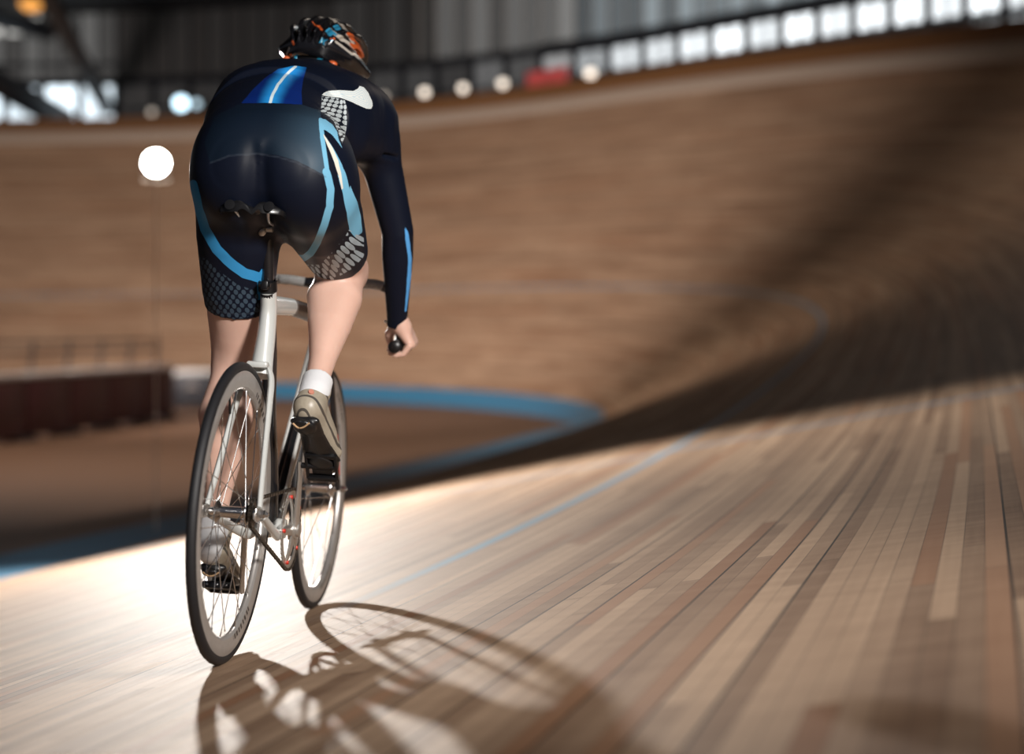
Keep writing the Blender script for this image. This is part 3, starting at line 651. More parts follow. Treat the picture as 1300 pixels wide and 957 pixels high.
for s_ in (-1, 1):
    d = CRK if s_ < 0 else -CRK; y0, y1 = s_ * .064, s_ * .073
    a = MB(); a.tube([BB + Vector((0, y0, 0)), BB + d * .04 + Vector((0, y0 + s_ * .002, 0)), BB + d * .14 + Vector((0, y1, 0)), BB + d * .178 + Vector((0, y1, 0))], 0, 14, ell=[(.009, .017), (.0075, .015), (.006, .0115), (.006, .010)], up=(0, 1, 0))
    a.lathe([(0, -.012), (.018, -.010), (.018, .010), (0, .012)], tuple(BB + Vector((0, y0, 0))), n=22); cr_ = part(a, 'crank_arm', M['alu'])
    pc = BB + d * .168; fwd = Vector((.62, 0, -.78)) if s_ < 0 else Vector((.96, 0, -.28)); nr = Vector((-fwd.z, 0, fwd.x))
    a = MB(); a.tube([pc + Vector((0, y1, 0)), pc + Vector((0, y1 + s_ * .095, 0))], [.0075, .006], 12)
    def obox(a, c, L, W_, H_, bev=.003):
        rot = Matrix((fwd, Vector((0, 1, 0)), nr)).transposed(); a.box(tuple(c), (L, W_, H_), rot=rot, bev=bev)
    yc = y1 + s_ * .055
    for o_ in (-.036, .036): obox(a, pc + fwd * o_ + Vector((0, yc, 0)), .012, .075, .018)
    for o_ in (-.036, .036): obox(a, pc + Vector((0, yc + o_, 0)), .078, .008, .014)
    obox(a, pc + Vector((0, yc, 0)) + nr * .004, .05, .05, .012); pd = part(a, 'pedal', M['blackm'], None)
    a = MB()
    for o_ in (-.03, 0, .03): obox(a, pc - fwd * .042 + Vector((0, yc + o_ * .8, 0)), .004, .006, .006, .001)
    a.ball(tuple(pc - fwd * .03 + Vector((0, yc, 0))), .006, 8); a.build('pedal_bolt', M['chrome'], pd)
# cog and chain
rc_ = .031
a = MB(); pr = [((rc_ + (.003 if j % 4 in (0, 1) else 0)) * math.cos(2 * PI * j / 64), (rc_ + (.003 if j % 4 in (0, 1) else 0)) * math.sin(2 * PI * j / 64)) for j in range(64)]
ringplate(a, pr, .014, cy + .004, .0016, Vector(RH), 0); a.lathe([(.016, -.006), (.019, -.006), (.019, .006), (.016, .006)], (0, cy + .006, WR), n=24); part(a, 'rear_cog', M['dsteel'])
rr = .0995; C1, C2 = Vector((BB.x, cy, BB.z)), Vector((0, cy + .003, WR)); dx = C2 - C1; Ld = math.hypot(dx.x, dx.z); base = math.atan2(dx.z, dx.x); al = math.acos((rr - rc_) / Ld)
path = []
for j in range(25):      # round the ring, from one tangent to the other, away from the hub
    an = base + al + (2 * PI - 2 * al) * j / 24; path.append(C1 + Vector((rr * math.cos(an), 0, rr * math.sin(an))))
for j in range(9):
    an = base - al + 2 * al * j / 8; path.append(C2 + Vector((rc_ * math.cos(an), 0, rc_ * math.sin(an))))
tot = 0; pts = path + [path[0]]; seg = [(pts[j + 1] - pts[j]).length for j in range(len(path))]; TL = sum(seg); nl = int(TL / .0127); a = MB()
def at_len(s_):
    s_ %= TL
    for j, l in enumerate(seg):
        if s_ <= l: return pts[j].lerp(pts[j + 1], s_ / l)
        s_ -= l
    return pts[-1]
for j in range(nl):
    p, q_ = at_len(TL * j / nl), at_len(TL * (j + 1) / nl); o_ = .0036 if j % 2 else .0022; dr = (q_ - p).normalized()
    for s_ in (1, -1): a.tube([p - dr * .003 + Vector((0, s_ * o_, 0)), q_ + dr * .003 + Vector((0, s_ * o_, 0))], 0, 6, ell=(.0006, .0042), up=(0, 1, 0))
    a.tube([p + Vector((0, -.0042, 0)), p + Vector((0, .0042, 0))], .0035, 6)
part(a, 'chain', M['dsteel'], None, split=25)
# ------------------------------------------------------------------ the rider (same local axes as the bicycle)
rider = empty('person'); rider.matrix_world = MW
tag(rider, 'cyclist in dark blue skinsuit and black helmet bent low over the handlebar', 'person')
LO, HI, HS = (-.12, -.36, .10), (1.02, .34, 1.66), .0055
HIP = {-1: (.150, -.106, 1.075), 1: (.150, .070, 1.085)}
KNEE = {-1: (.580, -.108, .925), 1: (.370, .105, .672)}
ANK = {-1: (.262, -.116, .620), 1: (.325, .128, .262)}
SHO = {-1: (.585, -.158, 1.306), 1: (.585, .152, 1.335)}
ELB = {-1: (.690, -.222, 1.045), 1: (.715, .235, 1.065)}
WRI = {-1: (.815, -.214, .822), 1: (.820, .218, .822)}
def lerp3(a, b, t): return tuple(a[i] + (b[i] - a[i]) * t for i in range(3))
HEM = {}
for s in (-1, 1):
    t = .74 if s < 0 else .66
    HEM[s] = (lerp3(HIP[s], KNEE[s], t), tuple(np.array(KNEE[s]) - np.array(HIP[s])))
def torso(F, g, inner=False):
    F.limb([(.095, -.006, 1.150, .148 + g, .124 + g), (.150, .008, 1.184, .154 + g, .126 + g), (.210, .020, 1.214, .162 + g, .127 + g), (.270, .028, 1.241, .170 + g, .126 + g), (.330, .030, 1.262, .178 + g, .126 + g), (.380, .028, 1.278, .182 + g, .124 + g), (.430, .022, 1.295, .184 + g, .123 + g), (.480, .014, 1.312, .183 + g, .121 + g), (.530, .010, 1.326, .176 + g, .112 + g), (.570, .004, 1.334, .158 + g, .097 + g)], .04)
    for s in (-1, 1):
        sh = SHO[s]
        if not inner:
            F.blob((.090, -.022 + s * .076, 1.100), (.113 + g, .096 + g, .118 + g), .07)                 # buttock
            F.blob((.15, -.020 + s * .092, 1.120), (.12 + g, .080 + g, .11 + g), .08)                     # side of the hip
            F.blob((.490, .01 + s * .085, 1.342 + .004 * s), (.130 + g, .090 + g, .052 + g), .13)         # shoulder blade
        F.limb([(.60, .01, 1.378, .058 + g), (sh[0], sh[1] * .82, sh[2] + .015, .058 + g)], .09)      # trapezius to shoulder
        F.limb([(.42, s * .115, 1.25, .065 + g), (sh[0], sh[1], sh[2] - .045, .052 + g)], .05)        # side muscle into the armpit
    F.limb([(.60, .004, 1.375, .064 + g), (.695, .010, 1.440, .058 + g)], .04)                        # neck root
def thigh(F, g, s, cut=True):
    h, k = HIP[s], KNEE[s]
    c = [HEM[s]] if cut else []
    a = lerp3(h, k, .25); b = lerp3(h, k, .55); d = lerp3(h, k, .8)
    F.limb([(*h, .104 + g), (a[0], a[1], a[2] - .004, .100 + g), (*b, .087 + g), (*d, (.076 if s < 0 else .070) + g), (*k, .060 + g)], .035, cuts=c)
def upper_arm(F, g, s, cut=None):
    sh, e, w = SHO[s], ELB[s], WRI[s]; m = lerp3(sh, e, .35); m2 = lerp3(e, w, .28); wx = lerp3(e, w, 1.0 if cut is None else 1.2)
    F.limb([(*sh, .060 + g), (*m, .053 + g), (*e, .043 + g), (*m2, .0425 + g), (*w, .029 + g), (*wx, .0285 + g)], .05, cuts=[cut] if cut else [])
# ---- body: one continuous skin
F_ = Field(LO, HI, HS)
torso(F_, -.022, True)
for s in (-1, 1):
    thigh(F_, -.006, s, False); upper_arm(F_, -.010, s)
    k, a = KNEE[s], ANK[s]; kn = np.array(k); an = np.array(a); ax = (an - kn) / np.linalg.norm(an - kn)
    back = np.array([-1.0, 0, 0]); back -= ax * back.dot(ax); back /= np.linalg.norm(back)
    P = lambda t, o=0, y=0: tuple(kn + (an - kn) * t + back * o + np.array([0, y, 0]))
    F_.limb([(*P(0), .054, .056), (*P(.12, .004), .052, .052), (*P(.3, .012), .061, .060), (*P(.5, .010), .052, .052), (*P(.75, .002), .034, .036), (*P(.95, 0), .027, .031)], .03)
    F_.limb([(*P(.06, .016, .020), .028), (*P(.32, .034, .028), .040), (*P(.52, .022, .015), .027), (*P(.72, .012), .016)], .025)     # the two calf heads
    F_.limb([(*P(.06, .016, -.020), .028), (*P(.30, .032, -.026), .038), (*P(.50, .020, -.014), .026), (*P(.70, .012), .016)], .025)
    F_.blob(P(-.03, -.030), (.034, .036, .042), .03)                                                 # kneecap
    hk = np.array(HEM[s][0]) * .35 + kn * .65
    for y in (-.032, .032): F_.limb([(*lerp3(HIP[s], k, .7)[:1], k[1] + y, lerp3(HIP[s], k, .7)[2] - (.03 if s < 0 else 0), .026), (*(kn + back * .018 + np.array([0, y, 0])), .018)], .025)   # tendons behind the knee
    # foot, inside the shoe
    if s < 0: ft = [(.262, -.116, .620, .028), (.240, -.110, .592, .022), (.320, -.125, .515, .028, .022), (.370, -.138, .468, .026, .020)]
    else: ft = [(.325, .128, .255, .028), (.308, .128, .215, .022), (.410, .132, .172, .030, .024), (.475, .135, .150, .026, .020)]
    F_.limb(ft, .03)
# neck and head
F_.limb([(.62, .006, 1.385, .054), (.735, .018, 1.455, .052)], .04)
F_.blob((.800, .022, 1.500), (.092, .074, .098), .03)
F_.blob((.850, .022, 1.470), (.058, .056, .070), .03)
F_.limb([(.893, .022, 1.505, .011), (.912, .022, 1.478, .014)], .012)          # nose
F_.limb([(.888, .005, 1.446, .009), (.888, .039, 1.446, .009)], .008)          # lips
for s in (-1, 1):
    F_.blob((.805, .022 + s * .076, 1.490), (.020, .009, .030), .008)           # ear
    F_.blob((.884, .022 + s * .031, 1.507), (.014, .014, .010), .006, op='sub') # eye socket
V, Q = F_.surface(); V = relax(V, Q, 2)
def skin_mat():
    q = N('skin'); a = q.noise(scale=9, detail=3); b = q.noise(scale=60, detail=2)
    c = q.mix(a, (.66, .41, .32), (.78, .53, .43)); c = q.mix(q.math('MULTIPLY', b, .35), c, (.68, .37, .29))
    q.bump(b, .05, .001)
    return q.set(Base_Color=c, Roughness=.45, Subsurface_Weight=.12, Subsurface_Radius=(.8, .35, .2), Subsurface_Scale=.012)
M['skin'] = skin_mat()
# hands at a finer step, closed round the drops, rooted inside the sleeve
def hand(s):
    yb = s * .2135; c0, c1, w = np.array((.812, yb, .7435)), np.array((.895, yb - s * .0005, .7575)), np.array(WRI[s])
    G = Field((.755, min(yb, w[1]) - .08, .685), (.965, max(yb, w[1]) + .08, .90), .0026)
    ax = (c1 - c0) / np.linalg.norm(c1 - c0); out = np.array([0, s, 0.0]); upv = np.cross(ax, out) * (1 if s > 0 else -1); upv /= np.linalg.norm(upv)
    if upv[2] < 0: upv = -upv
    def rp(t, ang, rad):     # point round the bar: t along it, ang from the top outwards
        return c0 + (c1 - c0) * t + upv * rad * math.cos(ang) + out * rad * math.sin(ang)
    # wrist to palm: heel of the hand over the top and outside of the bar
    G.limb([(*(w + (0, 0, .04)), .0275, .024), (*w, .027, .0225), (*(w * .45 + rp(.35, .5, .040) * .55), .029, .023)], .015)
    for t, rr_ in ((.18, .0155), (.42, .0165), (.66, .0165), (.90, .0155)):
        a = w * .55 + rp(t, .5, .038) * .45; G.limb([(*a, .017), (*rp(t, .75, .037), .0155), (*rp(t, 1.45, .040), rr_ * .80)], .016)
    for j, (t, L_) in enumerate(((.06, .82), (.34, .95), (.62, 1.0), (.90, .96))):
        r0 = (.0078, .0086, .0090, .0088)[j]; k1, k2, k3 = 1.5, 1.5 + 1.0 * L_, 1.5 + 1.85 * L_
        G.limb([(*rp(t, k1, .0385), r0 * 1.12), (*rp(t, k2, .0300), r0 * 1.03), (*rp(t, k3, .0250), r0 * .95), (*rp(t, k3 + .85 * L_, .0250), r0 * .82)], .003)
    G.limb([(*(w * .5 + rp(.4, -.3, .036) * .5), .0150), (*rp(.55, -.75, .036), .0125), (*rp(.80, -1.25, .0285), .0100), (*rp(1.0, -2.0, .0262), .0085)], .010)   # thumb round the inner side
    v, q_ = G.surface(); return relax(v, q_, 2), q_
allV, allQ = [V], [Q]; off = len(V)
for s in (-1, 1):
    v, q_ = hand(s); allV.append(v); allQ.append(q_ + off); off += len(v)
body = fmesh('body', np.concatenate(allV), np.concatenate(allQ), M['skin'], rider)

# ---- skinsuit
F_ = Field((-.12, -.36, .60), HI, .0045)
SG = -.001
torso(F_, SG)
cuffs = {s: (tuple(np.array(WRI[s]) + (.010, 0, -.026)), (.30, .02 * -s, -.95)) for s in (-1, 1)}
for s in (-1, 1): thigh(F_, SG + .001, s); upper_arm(F_, SG, s, cuffs[s])
# cleft between the buttocks and the folds under them
F_.limb([(-.045, -.018, 1.12, .004, .010), (-.035, -.018, 1.05, .007, .016), (-.005, -.018, 1.00, .012, .022), (.10, -.018, .955, .016, .026)], .05, op='sub')
# creases at the armpit, elbow and hip
for a, b in (((.50, -.170, 1.262), (.575, -.216, 1.250)), ((.50, -.165, 1.235), (.590, -.224, 1.228)), ((.49, -.145, 1.290), (.56, -.190, 1.305))):
    F_.limb([(*a, .0025), (*lerp3(a, b, .5), .004), (*b, .0025)], .012, op='sub', pad=.03)
Vs, Qs = F_.surface(); Vs = relax(Vs, Qs, 9)
keepx = Vs
suit = fmesh('skinsuit', Vs, Qs, None, rider)
PATTERN = [
('lumbar', 'poly', [(0.044, 1.257), (0.034, 1.257), (0.025, 1.257), (0.015, 1.258), (0.006, 1.258), (-0.003, 1.259), (-0.013, 1.259), (-0.022, 1.260), (-0.031, 1.261), (-0.041, 1.261), (-0.050, 1.262), (-0.059, 1.263), (-0.069, 1.264), (-0.078, 1.265), (-0.088, 1.266), (-0.097, 1.268), (-0.106, 1.266), (-0.115, 1.264), (-0.125, 1.262), (-0.134, 1.261), (-0.143, 1.260), (-0.143, 1.245), (-0.143, 1.233), (-0.143, 1.221), (-0.144, 1.211), (-0.146, 1.202), (-0.147, 1.193), (-0.148, 1.184), (-0.149, 1.174), (-0.151, 1.165), (-0.152, 1.157), (-0.153, 1.148), (-0.155, 1.139), (-0.156, 1.130), (-0.157, 1.121), (-0.159, 1.112), (-0.160, 1.104), (-0.152, 1.107), (-0.144, 1.110), (-0.136, 1.114), (-0.128, 1.117), (-0.120, 1.121), (-0.112, 1.124), (-0.104, 1.127), (-0.096, 1.131), (-0.087, 1.133), (-0.078, 1.135), (-0.070, 1.137), (-0.061, 1.139), (-0.052, 1.141), (-0.041, 1.142), (-0.030, 1.142), (-0.020, 1.143), (-0.009, 1.144), (0.000, 1.142), (0.010, 1.141), (0.019, 1.139), (0.028, 1.138), (0.037, 1.136), (0.046, 1.135), (0.055, 1.134), (0.064, 1.130), (0.072, 1.126), (0.081, 1.122), (0.089, 1.118), (0.098, 1.114), (0.101, 1.123), (0.104, 1.131), (0.108, 1.140), (0.111, 1.149), (0.115, 1.158), (0.112, 1.167), (0.110, 1.176), (0.107, 1.185), (0.105, 1.194), (0.103, 1.204), (0.101, 1.214), (0.099, 1.224), (0.091, 1.228), (0.083, 1.233), (0.075, 1.237), (0.067, 1.242), (0.059, 1.247), (0.052, 1.252)]),
('back_panel', 'poly', [(0.040, 1.259), (0.035, 1.267), (0.029, 1.276), (0.024, 1.286), (0.019, 1.295), (0.013, 1.304), (0.007, 1.313), (0.001, 1.322), (-0.005, 1.331), (-0.011, 1.340), (-0.019, 1.351), (-0.028, 1.359), (-0.037, 1.367), (-0.047, 1.369), (-0.057, 1.372), (-0.066, 1.376), (-0.076, 1.379), (-0.086, 1.379), (-0.096, 1.378), (-0.106, 1.378), (-0.103, 1.362), (-0.100, 1.349), (-0.098, 1.333), (-0.097, 1.319), (-0.096, 1.305), (-0.097, 1.293), (-0.098, 1.280), (-0.099, 1.268), (-0.090, 1.267), (-0.081, 1.266), (-0.072, 1.266), (-0.063, 1.265), (-0.054, 1.265), (-0.045, 1.264), (-0.036, 1.264), (-0.027, 1.263), (-0.017, 1.263), (-0.007, 1.262), (0.002, 1.261), (0.012, 1.260), (0.021, 1.260), (0.031, 1.259)]),
('white', 'poly', [(-0.145, 1.304), (-0.150, 1.312), (-0.161, 1.320), (-0.170, 1.322), (-0.180, 1.323), (-0.190, 1.325), (-0.201, 1.326), (-0.212, 1.327), (-0.223, 1.328), (-0.234, 1.336), (-0.239, 1.345), (-0.250, 1.343), (-0.262, 1.331), (-0.267, 1.321), (-0.273, 1.311), (-0.275, 1.300), (-0.271, 1.291), (-0.259, 1.289), (-0.246, 1.292), (-0.234, 1.295), (-0.221, 1.299), (-0.207, 1.302), (-0.190, 1.306), (-0.179, 1.306), (-0.168, 1.305), (-0.156, 1.304)]),
('dots_shoulder', 'poly', [(-0.145, 1.300), (-0.157, 1.302), (-0.168, 1.304), (-0.179, 1.304), (-0.191, 1.303), (-0.202, 1.301), (-0.205, 1.292), (-0.208, 1.282), (-0.208, 1.271), (-0.209, 1.260), (-0.210, 1.249), (-0.210, 1.237), (-0.209, 1.224), (-0.201, 1.200), (-0.194, 1.182), (-0.191, 1.191), (-0.188, 1.200), (-0.184, 1.209), (-0.179, 1.222), (-0.174, 1.237), (-0.166, 1.244), (-0.158, 1.251), (-0.143, 1.256), (-0.144, 1.271), (-0.145, 1.286)]),
('arm_blue', 'poly', [(-0.141, 1.235), (-0.154, 1.236), (-0.162, 1.230), (-0.170, 1.226), (-0.176, 1.217), (-0.182, 1.209), (-0.184, 1.199), (-0.186, 1.190), (-0.191, 1.180), (-0.196, 1.169), (-0.185, 1.182), (-0.178, 1.190), (-0.170, 1.199), (-0.163, 1.203), (-0.155, 1.208), (-0.143, 1.208), (-0.142, 1.221)]),
('cream', 'poly', [(-0.148, 1.201), (-0.155, 1.192), (-0.161, 1.184), (-0.166, 1.177), (-0.172, 1.169), (-0.177, 1.160), (-0.182, 1.150), (-0.187, 1.141), (-0.189, 1.132), (-0.192, 1.123), (-0.195, 1.115), (-0.197, 1.106), (-0.199, 1.096), (-0.201, 1.086), (-0.203, 1.077), (-0.199, 1.076), (-0.196, 1.088), (-0.192, 1.099), (-0.189, 1.109), (-0.185, 1.118), (-0.181, 1.128), (-0.178, 1.137), (-0.174, 1.145), (-0.170, 1.154), (-0.166, 1.162), (-0.161, 1.171), (-0.157, 1.180), (-0.153, 1.189)]),
('side_stripe', 'poly', [(-0.151, 1.198), (-0.156, 1.191), (-0.162, 1.183), (-0.168, 1.176), (-0.173, 1.169), (-0.179, 1.160), (-0.185, 1.151), (-0.191, 1.141), (-0.196, 1.133), (-0.200, 1.124), (-0.205, 1.116), (-0.209, 1.107), (-0.212, 1.098), (-0.215, 1.088), (-0.218, 1.078), (-0.219, 1.088), (-0.223, 1.080), (-0.228, 1.071), (-0.233, 1.063), (-0.239, 1.054), (-0.244, 1.044), (-0.249, 1.033), (-0.254, 1.022), (-0.256, 1.012), (-0.258, 1.002), (-0.261, 0.993), (-0.263, 0.983), (-0.253, 0.976), (-0.244, 0.970), (-0.236, 0.977), (-0.228, 0.985), (-0.225, 0.995), (-0.221, 1.005), (-0.218, 1.015), (-0.216, 1.025), (-0.212, 1.035), (-0.209, 1.044), (-0.206, 1.054), (-0.204, 1.063), (-0.201, 1.073), (-0.197, 1.082), (-0.193, 1.092), (-0.190, 1.102), (-0.186, 1.111), (-0.192, 1.103), (-0.198, 1.094), (-0.194, 1.103), (-0.190, 1.112), (-0.185, 1.121), (-0.181, 1.130), (-0.177, 1.138), (-0.174, 1.146), (-0.170, 1.155), (-0.166, 1.163), (-0.162, 1.172), (-0.158, 1.180), (-0.154, 1.189)]),
('sleeve', 'poly', [(-0.388, 1.009), (-0.399, 0.992), (-0.402, 0.981), (-0.405, 0.970), (-0.408, 0.959), (-0.410, 0.947), (-0.413, 0.936), (-0.416, 0.925), (-0.417, 0.913), (-0.418, 0.901), (-0.419, 0.889), (-0.421, 0.877), (-0.420, 0.866), (-0.419, 0.855), (-0.419, 0.845), (-0.418, 0.834), (-0.418, 0.823), (-0.417, 0.812), (-0.417, 0.801), (-0.416, 0.790), (-0.416, 0.779), (-0.411, 0.779), (-0.411, 0.790), (-0.411, 0.801), (-0.410, 0.812), (-0.410, 0.823), (-0.410, 0.834), (-0.409, 0.844), (-0.409, 0.855), (-0.408, 0.866), (-0.408, 0.877), (-0.408, 0.887), (-0.407, 0.898), (-0.407, 0.908), (-0.406, 0.919), (-0.404, 0.931), (-0.401, 0.942), (-0.398, 0.953), (-0.395, 0.965), (-0.392, 0.976), (-0.391, 0.987), (-0.389, 0.998)]),
('dots_right', 'poly', [(-0.226, 0.987), (-0.236, 0.983), (-0.247, 0.979), (-0.258, 0.975), (-0.269, 0.971), (-0.271, 0.960), (-0.272, 0.948), (-0.274, 0.936), (-0.276, 0.925), (-0.269, 0.917), (-0.263, 0.909), (-0.256, 0.901), (-0.250, 0.894), (-0.242, 0.888), (-0.233, 0.882), (-0.225, 0.876), (-0.216, 0.870), (-0.208, 0.863), (-0.200, 0.857), (-0.190, 0.858), (-0.181, 0.858), (-0.171, 0.859), (-0.161, 0.860), (-0.151, 0.861), (-0.144, 0.868), (-0.136, 0.877), (-0.129, 0.885), (-0.121, 0.893), (-0.133, 0.894), (-0.144, 0.896), (-0.154, 0.897), (-0.166, 0.898), (-0.172, 0.906), (-0.178, 0.913), (-0.184, 0.921), (-0.190, 0.928), (-0.196, 0.937), (-0.202, 0.946), (-0.208, 0.954), (-0.215, 0.963), (-0.221, 0.975)]),
('left_stripe', 'poly', [(-0.019, 0.865), (-0.025, 0.874), (-0.030, 0.883), (-0.031, 0.873), (-0.031, 0.864), (-0.032, 0.854), (-0.032, 0.845), (-0.033, 0.835), (-0.033, 0.825), (-0.034, 0.816), (-0.034, 0.806), (-0.023, 0.806), (-0.022, 0.816), (-0.022, 0.826), (-0.021, 0.836), (-0.021, 0.846), (-0.020, 0.856)]),
('dots_left', 'poly', [(0.135, 0.898), (0.124, 0.898), (0.111, 0.897), (0.100, 0.897), (0.091, 0.890), (0.082, 0.882), (0.074, 0.874), (0.065, 0.867), (0.058, 0.862), (0.050, 0.857), (0.043, 0.852), (0.035, 0.847), (0.027, 0.841), (0.017, 0.838), (0.007, 0.835), (-0.003, 0.832), (-0.014, 0.829), (-0.024, 0.825), (-0.025, 0.816), (-0.026, 0.806), (-0.027, 0.796), (-0.028, 0.787), (-0.029, 0.777), (-0.020, 0.772), (-0.012, 0.768), (-0.003, 0.763), (0.006, 0.758), (0.027, 0.721), (0.038, 0.722), (0.033, 0.755), (0.043, 0.755), (0.052, 0.756), (0.061, 0.757), (0.070, 0.761), (0.079, 0.765), (0.087, 0.769), (0.097, 0.772), (0.099, 0.782), (0.103, 0.791), (0.106, 0.801), (0.109, 0.811), (0.112, 0.820), (0.115, 0.830), (0.117, 0.840), (0.121, 0.850), (0.124, 0.859), (0.127, 0.869), (0.129, 0.879), (0.132, 0.889)]),
('spine_line', 'line', [(-0.079, 1.377), (-0.071, 1.368), (-0.064, 1.361), (-0.057, 1.352), (-0.051, 1.339), (-0.046, 1.328), (-0.040, 1.317), (-0.036, 1.303), (-0.031, 1.290), (-0.028, 1.277), (-0.026, 1.263)]),
('side_line', 'line', [(-0.143, 1.233), (-0.144, 1.221), (-0.145, 1.210), (-0.147, 1.199), (-0.148, 1.189), (-0.150, 1.179), (-0.152, 1.169), (-0.154, 1.159), (-0.156, 1.149), (-0.158, 1.140), (-0.160, 1.130), (-0.162, 1.121), (-0.164, 1.111), (-0.167, 1.102), (-0.170, 1.093), (-0.173, 1.084), (-0.176, 1.075)]),
('leg_loop', 'line', [(-0.161, 1.113), (-0.165, 1.104), (-0.168, 1.094), (-0.171, 1.084), (-0.174, 1.075), (-0.174, 1.065), (-0.174, 1.055), (-0.174, 1.045), (-0.175, 1.035), (-0.172, 1.025), (-0.170, 1.014), (-0.168, 1.004), (-0.166, 0.994), (-0.163, 0.984), (-0.160, 0.973), (-0.157, 0.963), (-0.154, 0.952), (-0.150, 0.943), (-0.146, 0.934), (-0.141, 0.925), (-0.134, 0.918), (-0.127, 0.911), (-0.115, 0.910), (-0.103, 0.911)]),
('left_loop', 'line', [(0.137, 1.063), (0.134, 1.054), (0.132, 1.046), (0.129, 1.037), (0.127, 1.028), (0.125, 1.019), (0.123, 1.010), (0.120, 1.002), (0.116, 0.993), (0.113, 0.984), (0.110, 0.975), (0.107, 0.966), (0.102, 0.958), (0.097, 0.951), (0.092, 0.943), (0.087, 0.935), (0.082, 0.928), (0.077, 0.920), (0.068, 0.912), (0.060, 0.905), (0.052, 0.897), (0.043, 0.890), (0.035, 0.884), (0.027, 0.879), (0.019, 0.874), (0.010, 0.868), (0.001, 0.866), (-0.009, 0.864), (-0.019, 0.861), (-0.029, 0.859)]),
('seam', 'line', [(0.098, 1.114), (0.089, 1.118), (0.081, 1.121), (0.072, 1.125), (0.064, 1.129), (0.055, 1.133), (0.045, 1.134), (0.035, 1.136), (0.025, 1.137), (0.015, 1.138), (0.005, 1.140), (-0.005, 1.142), (-0.014, 1.141), (-0.024, 1.140), (-0.033, 1.139), (-0.043, 1.138), (-0.052, 1.137), (-0.061, 1.135), (-0.070, 1.133), (-0.078, 1.131), (-0.087, 1.129), (-0.096, 1.127), (-0.105, 1.123), (-0.114, 1.119), (-0.123, 1.116), (-0.133, 1.112), (-0.142, 1.109), (-0.151, 1.105), (-0.160, 1.101)]),]
HELM = [
('h_white', [([(-0.050, 0.037), (-0.067, 0.025), (-0.072, 0.024), (-0.073, 0.026), (-0.078, 0.026), (-0.082, 0.026), (-0.085, 0.026), (-0.088, 0.026)], 0.005), ([(-0.067, 0.008), (-0.072, 0.007), (-0.077, 0.005), (-0.083, 0.003), (-0.088, 0.001), (-0.093, -0.001), (-0.098, -0.003), (-0.103, -0.005), (-0.106, -0.003), (-0.105, 0.003), (-0.105, 0.008)], 0.0035), ([(0.083, -0.039), (0.079, -0.038), (0.078, -0.034), (0.070, -0.030), (0.063, -0.025)], 0.003), ([(-0.085, 0.046), (-0.085, 0.043), (-0.083, 0.041), (-0.113, 0.009)], 0.003), ([(-0.015, 0.081), (-0.013, 0.087), (-0.023, 0.081), (-0.025, 0.084), (-0.026, 0.087), (-0.027, 0.091), (-0.053, 0.068), (-0.057, 0.067), (-0.057, 0.069), (-0.058, 0.072), (-0.060, 0.072)], 0.0012), ]),
('h_orange', [([(-0.084, 0.044), (-0.085, 0.045), (-0.084, 0.048)], 0.0035), ([(-0.090, 0.028), (-0.093, 0.029), (-0.094, 0.032), (-0.096, 0.033)], 0.005), ([(-0.090, 0.048), (-0.093, 0.044), (-0.095, 0.040), (-0.097, 0.037)], 0.004), ([(0.008, 0.051), (-0.011, 0.037), (-0.017, 0.035), (-0.018, 0.038)], 0.002), ([(-0.046, 0.018), (-0.061, 0.014)], 0.003), ([(0.051, -0.011), (0.045, -0.018)], 0.003), ]),
('h_blue', [([(-0.029, -0.006), (-0.035, -0.003), (-0.036, 0.004), (-0.041, 0.010), (-0.056, 0.007)], 0.0035), ([(-0.041, 0.027), (-0.045, 0.036), (-0.049, 0.037), (-0.062, 0.029)], 0.0035), ([(-0.050, 0.049), (-0.053, 0.056), (-0.054, 0.060)], 0.002), ]),]
PAT = {}
